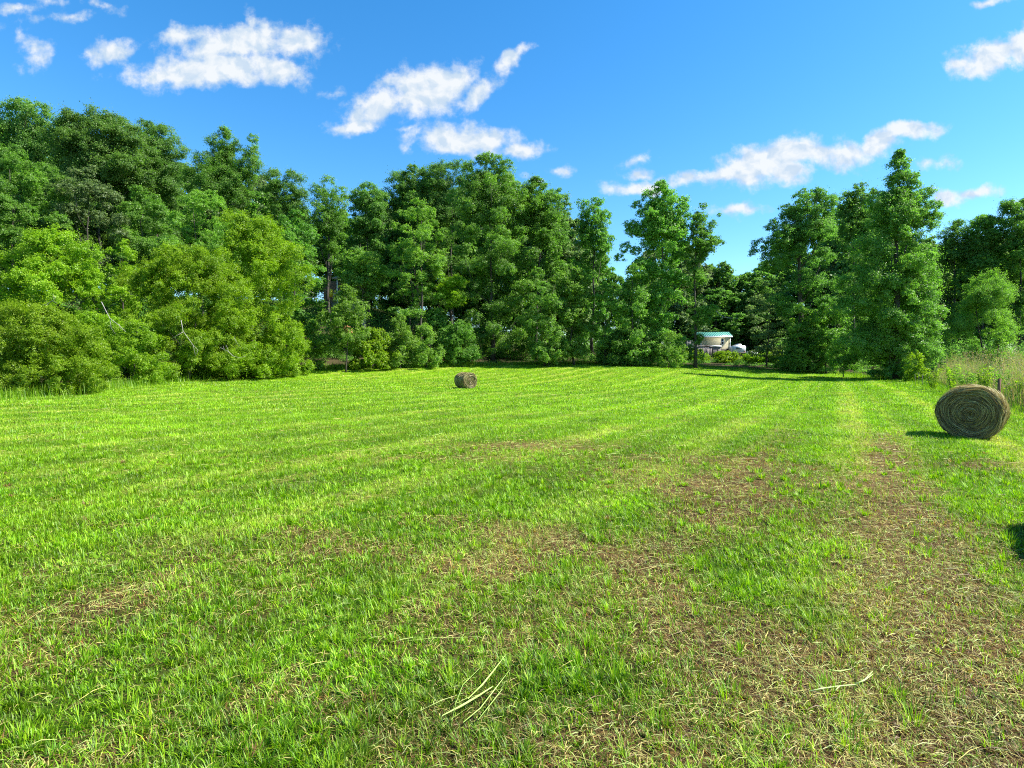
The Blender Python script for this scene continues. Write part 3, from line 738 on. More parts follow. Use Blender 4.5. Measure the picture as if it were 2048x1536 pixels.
bush('small leafy bush at the foot of the tall vine clad tree', 1290, 655, 34, 70.5, 'vine', nb=28)
T('hickory_tree', 'tree', 'brownish green tree with drooping boughs to the right of the white camper', 1535, 560, 48, 76, 'grey', 'round', .12, 34, .7, brk=(.18, .3), flat=.5)
T('young_tree', 'tree', 'small bright topped tree beneath the airy spreading tree', 1600, 610, 34, 70, 'light', 'round', .05, 26, .85)
T('young_tree', 'tree', 'leafy tree hiding the trunk of the airy spreading tree from the right', 1655, 590, 44, 69, 'vine', 'round', .06, 36, .9)
bush('dark bush in the shade beneath the airy spreading tree', 1608, 668, 56, 71, 'mid', nb=34, cover=.9)
bush('shaded bush at the left foot of the tallest tree', 1688, 665, 40, 62, 'mid', nb=28, cb=.14, ground_v=752)
bush('sunny low bush at the right foot of the tallest tree', 1836, 700, 30, 53, 'bush', nb=24, ground_v=768)
for (u, v, hw, Y, lab) in ((1392, 700, 30, 82, 'low bright bush in front of the grey shed'), (1450, 704, 34, 83, 'low bright bush in front of the teal roofed house wall'), (1510, 708, 32, 82, 'low bright bush in front of the white camper'),
                           (1552, 700, 26, 80, 'dull low bush right of the white camper')):
    bush(lab, u, v, hw, Y, 'bush', nb=24, name='bush')
# bare grey branches that hang out of the left trees
def dead_branch(name, label, pts, Y, r0=.03, twigs=(), parent=None):
    mb = MB(); P = [at(u, v, Y - .5 - i * .06) for i, (u, v) in enumerate(pts)]
    n = len(P); mb.tube(P, np.linspace(r0, r0 * .35, n), 5)
    for tw in twigs:
        Q = [at(u, v, Y - .6 - .1 * i) for i, (u, v) in enumerate(tw)]
        mb.tube(Q, np.linspace(r0 * .55, r0 * .18, len(Q)), 4)
    o = mb.build(name, DEADWOOD, smooth=True)
    return tag(o, label, 'branch')
dead_branch('dead_branch', 'forked bare pale branch slanting over the bright bush beside the left edge', [(203, 604), (212, 622), (220, 637), (240, 652), (252, 664)], 36.5, .026, [[(220, 637), (222, 655), (231, 668)], [(238, 648), (242, 660)]])
dead_branch('dead_branch', 'bare pale branch with upright twigs above the widest bush at the left', [(60, 622), (82, 612), (97, 606), (108, 599), (112, 592)], 37.0, .026, [[(97, 606), (92, 614)], [(104, 601), (113, 606)], [(108, 599), (106, 588)]])
dead_branch('dead_branch', 'zigzag bare grey branch hanging in the dark hollow of the left trees', [(362, 640), (366, 662), (376, 676), (386, 690), (391, 712)], 42.6, .028, [[(366, 664), (352, 672), (341, 678)], [(386, 690), (396, 700), (392, 710)]])
dead_branch('dead_branch', 'bundle of pale drooping twigs low at the meadow edge under the yellow green trees', [(440, 695), (455, 702), (466, 712), (480, 716), (492, 712)], 45.6, .026, [[(452, 690), (458, 704), (470, 714)], [(446, 692), (452, 706)], [(468, 675), (478, 693)]])
dead_branch('dead_branch', 'curled bare branch beside a dark trunk left of the porch house', [(600, 604), (612, 596), (625, 594), (627, 586), (621, 583), (615, 590)], 50.0, .032, [[(625, 594), (641, 602)]])
dead_branch('dead_branch', 'long bare stem sloping through the boughs left of the white camper', [(1432, 622), (1446, 634), (1460, 636), (1478, 637)], 74, .06, [[(1446, 634), (1440, 640)]])

# ------------------------------------------------------------------ the far wood: shared trees behind the ones above
SKY_LINE = np.array([(-300, 260), (0, 225), (120, 250), (200, 240), (300, 262), (380, 320), (450, 300), (520, 320), (600, 380), (700, 390), (800, 370), (900, 345), (1000, 335), (1100, 390), (1200, 440), (1225, 520), (1245, 560), (1290, 440),
                     (1380, 430), (1440, 470), (1450, 515), (1490, 545), (1505, 520), (1560, 450), (1650, 400), (1760, 380), (1870, 460), (1920, 462), (2000, 430), (2400, 400)], float)
protos = []
for i, (prof, mat, cb) in enumerate((('round', 'oak', .1), ('round', 'mid', .08), ('column', 'oak', .06), ('round', 'grey', .1))):
    rng = np.random.default_rng(500 + i)
    pos, nrm, tint, c, br = crown_points(rng, 20.0, 20 * cb, 5.6, prof, 60, .42, 1.25, .8, (.2, .32))
    V = leaf_quads(rng, pos, nrm, .42, .27)
    root = empty('forest_tree', (0, 0, 0))
    mesh_obj('crown', V, np.arange(len(V)).reshape(-1, 4), LM[mat], root, attrs={'tint': np.repeat(tint, 4)})
    trunk_mb(rng, 20, 2, 5.6, c, .26).build('trunk', BARK, root, smooth=True)
    protos.append(root)
rng = np.random.default_rng(77)
first = [True] * len(protos)
def put_far(x, y, h, wide, i):
    z = hgt(x, y)
    if first[i]: o = protos[i]; first[i] = False
    else:
        o = protos[i].copy(); COL.objects.link(o)
        for ch in protos[i].children:
            c = ch.copy(); COL.objects.link(c); c.parent = o
    o.location = (x, y, z - .2); o.rotation_euler = (0, 0, rng.uniform(0, 6.28))
    s = h / 20.0; o.scale = (wide, wide, s)
    tag(o, 'dark tree of the far wood behind the trees around the meadow', 'tree', 'trees of the far wood behind the meadow')
for row, (Y, du) in enumerate(((96, 70), (112, 72), (132, 78))):
    u = -320 + 30 * row
    while u < 2420:
        uu = u + rng.uniform(-14, 14); yy = Y + rng.uniform(-5, 5)
        off = rng.uniform(18, 70) if row < 2 else rng.uniform(10, 40)
        vt = np.interp(uu, SKY_LINE[:, 0], SKY_LINE[:, 1]) + off
        vt = max(vt, np.interp(uu + 30, SKY_LINE[:, 0], SKY_LINE[:, 1]) + 12, np.interp(uu - 30, SKY_LINE[:, 0], SKY_LINE[:, 1]) + 12)
        p = at(uu, vt, yy); h = p[2] - hgt(p[0], yy)
        if row == 0 and (1375 < uu < 1540 or 640 < uu < 710):
            u += du; continue
        if 30 < p[0] < 60 and 84 < yy < 106: u += du * .6; continue
        if h > 4: put_far(p[0], yy, h, np.clip(h / 20, .55, 1.15) * rng.uniform(.85, 1.1), int(rng.integers(0, len(protos))))
        u += du * rng.uniform(.85, 1.15)
for (u, vt, Y) in ((1388, 520, 112), (1418, 530, 116), (1447, 522, 111), (1478, 548, 117), (1506, 540, 112), (1432, 575, 108), (1490, 590, 109), (1530, 520, 114)):
    p = at(u, vt, Y); put_far(p[0], Y, p[2] - hgt(p[0], Y), .95, int(rng.integers(0, len(protos))))
for i in range(len(protos)):
    if first[i]: put_far(20 + 8 * i, 150, 18, 1, i)
# side woods outside the picture, which also shade and fill reflections
for (x, y, h) in ((-52, 34, 20), (-62, 46, 24), (-46, 24, 16)):
    put_far(x, y, h, 1.0, int(rng.integers(0, len(protos))))

# low undergrowth under the trees: one mass that nobody could count
def undergrowth(name, label, cat, spots, mat, leaf, seed):
    rng = np.random.default_rng(seed); P = []; N = []; Tn = []
    for (x, y, r, h, cov) in spots:
        z = hgt(x, y); n = int(cov * 4.5 * r * max(r, h) / (leaf * leaf * .5))
        d = rng.normal(size=(n, 3)); d[:, 2] = np.abs(d[:, 2]); d = unit(d) * rng.uniform(.55, 1.05, (n, 1))
        lump = .8 + .4 * vnoise(d[:, 0] * 3 + x, d[:, 1] * 3 + y, 3)
        P.append(np.array([x, y, z]) + d * np.array([r, r * .8, h]) * lump[:, None]); N.append(unit(unit(d) * .5 + np.array([0, 0, .5]) + rng.normal(size=(n, 3)) * .5))
        Tn.append(np.clip(rng.random(n) * .6 + rng.random() * .4, 0, 1))
    V = leaf_quads(rng, np.vstack(P), np.vstack(N), leaf, leaf * .55)
    o = mesh_obj(name, V, np.arange(len(V)).reshape(-1, 4), LM[mat], attrs={'tint': np.repeat(np.concatenate(Tn), 4)})
    return tag(o, label, cat, kind='stuff')
sp = []
rng2 = np.random.default_rng(91)
for u in np.arange(330, 1860, 13.0):
    e = np.interp(u, [q[0] for q in EDGE], [q[2] for q in EDGE]) + rng2.uniform(4.0, 9.0)
    x = (u + rng2.uniform(-6, 6) - 1024) / F * e
    if 1690 < u < 1850: e += 2
    sp.append((x, e, rng2.uniform(.7, 1.5), rng2.uniform(.5, 1.6) * (.5 if 1360 < u < 1850 else 1), .9))
sp2 = []
for u in np.arange(-260, 2420, 16.0):
    for row in range(3):
        e = np.interp(u, [q[0] for q in EDGE], [q[2] for q in EDGE]) + 13 + row * 11 + rng2.uniform(-3, 3)
        if u > 1860: e = rng2.uniform(64, 92)
        uu = u + rng2.uniform(-9, 9)
        if 1350 < uu < 1550: e = 108 + row * 9
        if 640 < uu < 712 and e > 80: continue
        if 1350 < uu < 1550: e += 14
        sp2.append(((uu - 1024) / F * e, e, rng2.uniform(1.6, 3.0), rng2.uniform(2.2, 5.2), .55))
undergrowth('forest_understory', 'dense shaded saplings and brush that fill the wood behind the meadow', 'brush', sp2, 'oak', .28, 6)
undergrowth('undergrowth', 'dark low undergrowth beneath the trees behind the meadow edge', 'undergrowth', sp, 'mid', .16, 5)
# ------------------------------------------------------------------ tall grass along the border of the mown field, weeds at the right
def border_grass():
    rng = np.random.default_rng(21); X = []; Yv = []; Hh = []
    for i in range(len(EDGE_XY) - 1):
        a, b = EDGE_XY[i], EDGE_XY[i + 1]; L = np.hypot(*(b - a)); nrm = np.array([-(b - a)[1], (b - a)[0]]) / L
        um = 0.5 * (EDGE[i][0] + EDGE[i + 1][0])
        n = int(L * (150 if um < 1300 else 90))
        t = rng.random(n); off = rng.gamma(1.6, .55, n) - .35
        p = a + (b - a) * t[:, None] + nrm * off[:, None] * np.sign(nrm @ np.array([0, 1.0]) or 1)
        X.append(p[:, 0]); Yv.append(p[:, 1])
        Hh.append(np.full(n, .46 if um < 1300 else .24) * (0.6 + 1.2 * fbm(p[:, 0], p[:, 1], 2.5, 2, 8)))
    x, y, hh = map(np.concatenate, (X, Yv, Hh)); n = len(x)
    h = hh * rng.uniform(.5, 1.4, n)
    c = lerp(np.tile(C_DEEP * .9, (n, 1)), C_GREEN * .95, rng.random(n)); c = lerp(c, C_YEL, np.clip(rng.random(n) - .6, 0, 1))
    V, f, cc = blades(x, y, height(x, y) - .02, h, np.full(n, .03) * np.clip(y / 50, .5, 1.4), rng.uniform(0, 6.28, n), np.clip(rng.normal(.35, .25, n), 0, 1.2), c, 3)
    tag(mesh_obj('border_grass', V, f, GRASS, colors=cc), 'taller unmown green grass along the border of the meadow', 'grass', kind='stuff')
border_grass()

def weed_spots(rng, n):
    # the rank strip right of the field, along its border
    pts = []
    a = [EDGE_XY[k] for k in range(11, 15)]
    for _ in range(n):
        k = rng.integers(0, 3); t = rng.random(); p = a[k] * (1 - t) + a[k + 1] * t
        e = unit((a[k + 1] - a[k])[None])[0]; nr = np.array([-e[1], e[0]]) * np.sign(-e[1] * 1.0 or 1)
        if nr[0] < 0: nr = -nr
        pts.append(p + nr * (rng.gamma(2.0, 1.6) + .15))
    return np.array(pts)
def weeds():
    rng = np.random.default_rng(31)
    # stems and blades
    p = weed_spots(rng, 24000); x, y = p[:, 0], p[:, 1]; n = len(x)
    z = height(x, y); cl = fbm(x, y, 2.2, 3, 19); d = edge_dist(x, y)
    h = (0.45 + 1.35 * np.clip(d / 1.6, 0, 1)) * (0.45 + 1.15 * cl) * rng.uniform(.5, 1.25, n)
    pick = rng.random(n) + (cl - .5) * .8
    c = np.where((pick < .52)[:, None], np.array([.16, .30, .03]), np.where((pick < .74)[:, None], np.array([.26, .33, .09]), np.where((pick < .92)[:, None], np.array([.46, .40, .21]), np.array([.32, .21, .16])))) * rng.uniform(.7, 1.2, n)[:, None]
    V, f, cc = blades(x, y, z - .02, h, np.full(n, .012) * rng.uniform(.6, 1.5, n), rng.uniform(0, 6.28, n), np.clip(rng.normal(.28, .2, n), 0, 1.1), c, 3)
    tag(mesh_obj('tall_weeds', V, f, GRASS, colors=cc), 'tall mixed weeds and seeding grass behind the large bale at right', 'weeds', kind='stuff')
    # plumes of seed heads
    k = rng.choice(n, 2600, replace=False); P = []; C = []
    for i in k:
        m = 16; tt = rng.random(m)
        P.append(np.stack([x[i] + rng.normal(0, .05, m), y[i] + rng.normal(0, .05, m), z[i] + h[i] * (.8 + .32 * tt)], 1))
        base = np.array([.42, .33, .20]) if rng.random() < .6 else np.array([.36, .24, .22])
        C.append(np.tile(base * rng.uniform(.6, 1.1), (m, 1)))
    P = np.vstack(P); C = np.vstack(C)
    V = leaf_quads(rng, P, unit(rng.normal(size=P.shape)), .07, .022)
    tag(mesh_obj('seed_heads', V, np.arange(len(V)).reshape(-1, 4), GRASS, colors=np.repeat(C, 4, 0)), 'brown and straw seed heads on top of the tall weeds', 'seed heads', kind='stuff')
weeds()
def leafy_weed(label, u, v_top, Y, hw, mat, stems=9):
    rng = np.random.default_rng(int(u)); p = at(u, v_top, Y); z0 = hgt(p[0], Y); H = max(.5, p[2] - z0); R = hw * Y / F
    root = tag(empty('leafy_weed', (p[0], Y, z0)), label, 'weed', 'leafy weeds behind the large bale')
    mb = MB(); P = []; N = []
    for s in range(stems):
        a = rng.uniform(0, 6.28); r = R * rng.uniform(.2, 1); hh = H * rng.uniform(.7, 1)
        q = [np.array([cos(a) * r * .2, sin(a) * r * .2, -.05]), np.array([cos(a) * r * .55, sin(a) * r * .55, hh * .55]), np.array([cos(a) * r, sin(a) * r, hh])]
        mb.tube(q, [.012, .009, .004], 4)
        m = 70; t = rng.uniform(.15, 1, m)
        base = np.where((t < .5)[:, None], q[0] + (q[1] - q[0]) * (t * 2)[:, None], q[1] + (q[2] - q[1]) * (t * 2 - 1)[:, None])
        P.append(base + rng.normal(0, .07, (m, 3))); N.append(unit(rng.normal(size=(m, 3)) + np.array([0, 0, 1.2])))
    V = leaf_quads(rng, np.vstack(P), np.vstack(N), .13, .05)
    mesh_obj('leaves', V, np.arange(len(V)).reshape(-1, 4), LM[mat], root, attrs={'tint': np.repeat(rng.random(len(V) // 4), 4)})
    mb.build('stems', simple_mat('weed_stem', (.12, .16, .05), (.2, .2, .09)), root)
for (u, v, Y, hw, mat, lab) in ((1868, 735, 36, 20, 'bush', 'low bright leafy weed at the near end of the grey picket stakes'), (1905, 722, 33, 24, 'bush', 'tallest bright leafy weed left of the large bale'), (1935, 738, 30, 20, 'light', 'leafy weed showing just above the top of the large bale'),
                                (1968, 728, 28, 24, 'bush', 'bright arching weed left of the rusty fence post'), (2012, 735, 27, 22, 'light', 'leafy weed right of the rusty fence post'), (2040, 752, 24, 22, 'bush', 'leafy weed at the right edge of the picture')):
    leafy_weed(lab, u, v, Y, hw, mat)

RUST = simple_mat('rusty_iron', (.10, .055, .035), (.19, .10, .06), 14, .85, .4)
GREYWOOD = simple_mat('weathered_wood', (.10, .09, .085), (.22, .20, .19), 8, .9, .4, (4, 4, .6))
def post(name, u, v, Y, h, r, mat, label, cat, group=None, lean=0.0):
    p = at(u, v, Y); x, y = p[0], Y; z = hgt(x, y)
    mb = MB(); mb.tube([(x, y, z - .2), (x + lean * .5, y, z + h * .5), (x + lean, y, z + h)], [r, r * .97, r * .9], 8)
    mb.tube([(x + lean, y, z + h), (x + lean, y, z + h + r * .7)], [r * .9, r * .4], 8)
    return tag(mb.build(name, mat, smooth=False), label, cat, group)
post('fence_post', 1997, 770, 21.5, 1.12, .055, RUST, 'leaning rusty fence post among the weeds behind the large bale', 'post', lean=.04)
for i, (u, h, lab) in enumerate(((1831, .95, 'first grey picket stake beside the tallest tree skirt'), (1838, 1.05, 'tallest grey picket stake in the dark gap left of the weeds'), (1845, .85, 'grey picket stake in the middle of the dark gap'), (1852, .92, 'slightly leaning grey picket stake near the weeds'), (1858, .8, 'shortest grey picket stake against the weeds'))):
    post('picket_stake', u, 760, 44, h, .018, GREYWOOD, lab, 'stake', 'grey picket stakes beside the weeds', lean=.03 * (i - 2))

# ------------------------------------------------------------------ hay bales
HAY_CORE = simple_mat('hay_core', (.050, .038, .016), (.115, .090, .034), 16, .95, .6)
def hay_bale(label, x, y, axis, r, L, nside, nface, wd, seed, group='round hay bales on the meadow'):
    rng = np.random.default_rng(seed)
    z = hgt(x, y)
    root = tag(empty('hay_bale', (x, y, z)), label, 'hay bale', group)
    ax = np.array([sin(axis), cos(axis), 0.0]); tn = np.array([cos(axis), -sin(axis), 0.0]); up_ = np.array([0, 0, 1.0])
    def ring(th, q):            # a little flattened where it stands
        cx = np.cos(th) * q * 1.0; cz = np.sin(th) * q
        cz = np.maximum(cz, -r * .955)
        return cx, cz + r * .95
    lump = lambda th, s: 1 + .018 * np.sin(th * 3 + s * 2.1) + .012 * np.sin(th * 7 + 1.3 + s * 3)
    # core: rounded drum
    V = []; nt = 72; prof = [(-.5, 0.02), (-.5, .35), (-.5, .70), (-.5, .93), (-.485, .975), (-.45, .992), (-.2, 1), (0, 1.004), (.2, 1), (.45, .992), (.485, .975), (.5, .93), (.5, .70), (.5, .35), (.5, .02)]
    for (s, q) in prof:
        th = np.linspace(0, 2 * pi, nt, endpoint=False)
        cx, cz = ring(th, r * q * .985 * lump(th, s))
        bul = .018 * np.sin(q * 9) if abs(s) == .5 else 0
        V.append(np.outer(np.full(nt, s * L + math.copysign(bul, s)), ax) + np.outer(cx, tn) + np.outer(cz, up_))
    V = np.vstack(V); npf = len(prof)
    f = np.array([(i * nt + k, i * nt + (k + 1) % nt, (i + 1) * nt + (k + 1) % nt, (i + 1) * nt + k) for i in range(npf - 1) for k in range(nt)])
    caps = np.array([list(range(nt)), [(npf - 1) * nt + nt - 1 - k for k in range(nt)]])
    mesh_obj('rolled_core', V, [f, caps], HAY_CORE, root, smooth=True)
    cols = np.array([[.33, .28, .12], [.25, .24, .09], [.17, .13, .055], [.44, .39, .19], [.11, .088, .04]])
    def strands(fn, n, seg, wsc, pr):
        P = []; C = []
        t = np.linspace(-.5, .5, seg + 1)
        pts, across = fn(n, t)                       # (n, seg+1, 3), (n, seg+1, 3)
        taper = (1 - .75 * np.abs(t * 2) ** 3)[None, :, None]
        ww = (wd * wsc * rng.uniform(.5, 1.5, n) * .5)[:, None, None]
        A = pts - across * ww * taper; B = pts + across * ww * taper
        V = np.stack([A, B], 2).reshape(-1, 3)
        b = (np.arange(n) * (seg + 1) * 2)[:, None, None] + (np.arange(seg) * 2)[None, :, None]
        F_ = (b + np.array([0, 1, 3, 2])).reshape(-1, 4)
        c = cols[rng.choice(5, n, p=pr)] * rng.uniform(.7, 1.2, n)[:, None]
        return V, F_, np.repeat(c, (seg + 1) * 2, 0)
    def side(n, t):
        th = rng.uniform(0, 2 * pi, n)[:, None] + (rng.uniform(.15, .55, n) / r)[:, None] * t[None]
        s = rng.uniform(-.495, .495, n)[:, None] * L + rng.normal(0, .05, n)[:, None] * t[None] * 2
        lift = 1.0 + np.abs(rng.normal(0, .012, n))[:, None] + (rng.random(n) < .16)[:, None] * rng.uniform(0, .12, n)[:, None] * (t[None] + .5) ** 2
        cx, cz = ring(th, r * lift * lump(th, s / L))
        p = s[..., None] * ax + cx[..., None] * tn + cz[..., None] * up_
        tl = rng.uniform(-.6, .6, n)[:, None]
        rad = np.cos(th)[..., None] * tn + np.sin(th)[..., None] * up_
        return p, ax * np.cos(tl)[..., None] + rad * np.sin(tl)[..., None]
    def face(sign):
        def fn(n, t):
            r0 = r * np.sqrt(rng.uniform(0.0008, .97, n))
            r0 = np.where(rng.random(n) < .36, (np.floor(r0 / (r * .075)) + .5 + rng.normal(0, .17, n)) * r * .075, r0)
            r0 = np.clip(r0, .015, r * .985)
            ln = rng.uniform(.10, .55, n) * np.clip(r0 / (r * .4), .25, 1)
            th = rng.uniform(0, 2 * pi, n)[:, None] + np.clip(ln / r0, 0, 2.6)[:, None] * t[None]
            rr_ = (r0[:, None] + rng.normal(0, .024, n)[:, None] * t[None] * 2) * lump(th, sign * .5)
            cx, cz = ring(th, rr_)
            out_ = L * .5 + .018 * np.sin(r0 / r * 9) + np.abs(rng.normal(0, .020, n)) + (rng.random(n) < .10) * rng.uniform(0, .07, n)
            p = (sign * out_)[:, None, None] * ax + cx[..., None] * tn + cz[..., None] * up_
            tl = rng.uniform(-.9, .9, n)[:, None]
            rad = np.cos(th)[..., None] * tn + np.sin(th)[..., None] * up_
            return p, rad * np.cos(tl)[..., None] + ax * np.sin(tl)[..., None]
        return fn
    v, f, c = strands(side, nside, 5, 1.0, [.36, .20, .14, .24, .06])
    mesh_obj('wrapped_hay', v, f, STRAW, root, colors=c)
    for sg in (-1, 1):
        v, f, c = strands(face(sg), nface, 4, .85, [.22, .22, .28, .07, .21])
        mesh_obj('spiral_end', v, f, STRAW, root, colors=c)
    return root
B1 = at(1938, 878, 12.4)
hay_bale('large dark round bale at the right with its spiral end facing the camera', B1[0] + .40, 12.4 + .41, radians(44), .60, 1.08, 9000, 6500, .012, 1)
B2 = at(931, 776, 41)
hay_bale('small far round bale standing alone in the middle of the meadow', B2[0], 41.2, radians(-36), .60, 1.2, 5000, 3500, .03, 2)
B3 = at(2052, 1108, 4.6)
hay_bale('round bale just outside the right edge whose shadow reaches into the picture', B3[0] + 1.56, 4.72, radians(40), .60, 1.2, 5000, 3500, .010, 3)

# ------------------------------------------------------------------ stems left lying in the foreground
STEM = simple_mat('cut_green_stem', (.30, .40, .12), (.46, .54, .22), 12, .6)
BROAD = simple_mat('cut_broad_blade', (.24, .38, .07), (.40, .52, .15), 6, .6)
def flat_blade(mb, pts, wd):
    pts = np.array(pts, float); n = len(pts)
    V = []
    for i in range(n):
        t = pts[min(i + 1, n - 1)] - pts[max(i - 1, 0)]; s = unit(np.array([[t[1], -t[0], 0]]))[0]
        k = math.sin(pi * (0.08 + .86 * i / (n - 1))) ** .6
        V += [pts[i] - s * wd * k * .5 + (0, 0, .004), pts[i] - (0, 0, .003), pts[i] + s * wd * k * .5 + (0, 0, .004)]
    mb.add(V, [(i * 3 + a, i * 3 + a + 1, i * 3 + a + 4, i * 3 + a + 3) for i in range(n - 1) for a in (0, 1)])
def lie(u, v, lift=.03):
    x, y = gp(u, v); return (x, y, hgt(x, y) + lift)
mb = MB()
for pts, wd in (([(882, 1456), (920, 1436), (955, 1415), (985, 1395)], .013), ([(935, 1420), (965, 1390), (990, 1358), (1012, 1328)], .010), ([(925, 1470), (960, 1440), (990, 1400), (1020, 1360)], .006), ([(900, 1480), (910, 1430), (925, 1390), (960, 1355)], .004), ([(955, 1465), (990, 1420), (1005, 1400)], .005)):
    flat_blade(mb, [lie(u, v, .035) for u, v in pts], wd)
tag(mb.build('cut_grass_bundle', BROAD), 'pale bundle of broad cut grass blades lying in the foreground centre', 'grass bundle')
mb = MB()
mb.tube([lie(u, v, .03) for u, v in ((1628, 1400), (1655, 1394), (1690, 1389), (1722, 1386), (1742, 1375), (1757, 1358))], [.002, .0032, .0034, .0034, .003, .002], 6)
mb.tube([lie(u, v, .035) for u, v in ((1722, 1386), (1740, 1380), (1758, 1366))], [.003, .002, .0015], 6)
mb.tube([lie(u, v, .03) for u, v in ((1690, 1389), (1682, 1398))], [.004, .002], 6)
tag(mb.build('cut_weed_stem', STEM), 'pale forked weed stem lying across the dry grass at lower right', 'stem')
mb = MB(); flat_blade(mb, [lie(u, v, .04) for u, v in ((1668, 1360), (1690, 1363), (1715, 1358))], .011)
tag(mb.build('cut_leaf_blade', BROAD), 'short green leaf blade lying just above the forked weed stem', 'leaf')
mb = MB()
mb.tube([lie(u, v, .03) for u, v in ((1567, 1295), (1585, 1318), (1600, 1340), (1635, 1370), (1660, 1400))], [.0015, .0022, .0022, .002, .0015], 5)
tag(mb.build('cut_weed_stem', STEM), 'thin green stem slanting down to the forked weed stem', 'stem')

# ------------------------------------------------------------------ buildings seen through the trees
SIDING = simple_mat('cream_siding', (.50, .45, .28), (.56, .51, .33), 3, .7)
TRIM = simple_mat('white_trim', (.74, .74, .70), (.80, .80, .77), 4, .6)
TEAL = simple_mat('teal_metal', (.10, .33, .27), (.15, .40, .33), 2, .35, 0, None, .5)
DARKG = simple_mat('dark_glass', (.01, .012, .014), (.02, .025, .03), 3, .15, 0, None, .5)
GREYPLY = simple_mat('grey_boards', (.15, .13, .12), (.24, .215, .20), 6, .9, .3, (1, 1, .3))
SKIRT = simple_mat('dark_lattice', (.05, .045, .04), (.09, .08, .07), 8, .9)  # dark brown lattice colour, used on the wheels too
def child(mb, name, mat, parent): return mb.build(name, mat, parent)
HY = 96.0
hp = at(1428, 706, HY); hx, hz = hp[0], hgt(hp[0], HY) ; hz = min(hz, hp[2])
PXM = HY / F
house = tag(empty('house', (hx, HY, hz), radians(-11)), 'cream house with a teal metal roof behind the meadow', 'house')
W_ = 62 * PXM; zb_ = at(0, 698, HY)[2] - hz; ze = at(0, 674, HY)[2] - hz; zr = at(0, 663.5, HY)[2] - hz
mb = MB(); mb.box((0, 3.0, (zb_ + ze) / 2), (W_, 6.0, ze - zb_))
for k in range(14):
    zz_ = zb_ + (ze - zb_) * (k + .5) / 14; mb.box((0, -.012, zz_), (W_ - .3, .03, (ze - zb_) / 14 * .82))
child(mb, 'siding_wall', SIDING, house)
mb = MB(); mb.prism([(-.35, ze - .02), (3.0, zr), (6.35, ze - .02), (6.35, ze + .10), (3.0, zr + .12), (-.35, ze + .10)], -W_ / 2 - .35, W_ / 2 + .3)
for k in range(22):
    xx = -W_ / 2 - .3 + k * (W_ + .55) / 21; mb.prism([(-.36, ze + .10), (3.0, zr + .12), (3.0, zr + .17), (-.36, ze + .15)], xx - .02, xx + .02)
roof = child(mb, 'roof', TEAL, house)
mb = MB(); mb.box((-.05, -.40, ze + .02), (W_ + .6, .06, .20)); child(mb, 'fascia', TRIM, house)
for sx in (-1, 1):
    mb = MB(); mb.box((sx * (W_ / 2 - .06), -.045, (zb_ + ze) / 2), (.14, .06, ze - zb_)); child(mb, 'corner_board', TRIM, house)
wxp = (1443.5 - 1428) * PXM; wz0, wz1 = at(0, 688, HY)[2] - hz, at(0, 678.5, HY)[2] - hz
mb = MB(); mb.box((wxp, -.055, (wz0 + wz1) / 2), (.30, .06, wz1 - wz0)); wn_ = child(mb, 'window', DARKG, house)
mb = MB()
for dx in (-.2, .2): mb.box((wxp + dx, -.06, (wz0 + wz1) / 2), (.09, .08, wz1 - wz0 + .16))
mb.box((wxp, -.07, (wz0 + wz1) / 2), (.31, .07, .08)); mb.box((wxp, -.06, wz1 + .06), (.31, .08, .1)); mb.box((wxp, -.06, wz0 - .06), (.31, .1, .1)); child(mb, 'window_frame', TRIM, wn_)
dxp = (1400 - 1428) * PXM
mb = MB(); mb.box((dxp, -.05, zb_ + .95), (.32, .06, 1.7)); child(mb, 'door', DARKG, house)
mb = MB(); mb.box((dxp + .26, -.06, zb_ + .95), (.12, .07, 1.75)); child(mb, 'door_trim', TRIM, house)
mb = MB(); mb.box((0, 3.0, zb_ / 2 - .3), (W_ - .15, 5.85, zb_ + .6)); child(mb, 'skirting', SKIRT, house)
# the deck at its left
dk = at(1382, 706, HY); deck = tag(empty('porch_deck', (dk[0], HY - .5, hz), radians(-6)), 'small wooden deck with white railing left of the cream house', 'deck')
zd = at(0, 695, HY)[2] - hz; zrail = at(0, 682, HY)[2] - hz
mb = MB(); mb.box((0, 1.0, zd), (1.9, 2.2, .14)); child(mb, 'deck_floor', TRIM, deck)
for sx in (-.85, -.3, .3, .85):
    mb = MB(); mb.box((sx, -.05, (zrail - .3) / 2), (.1, .1, zrail + .3)); child(mb, 'deck_post', GREYWOOD, deck)
mb = MB(); mb.box((0, -.06, zrail - .05), (1.86, .06, .09)); mb.box((0, -.06, (zd + zrail) / 2), (1.86, .05, .07))
child(mb, 'railing', TRIM, deck)
mb = MB(); mb.box((0, 1.2, zrail + .25 - .9), (1.7, .08, 1.0)); child(mb, 'back_wall', GREYPLY, deck)
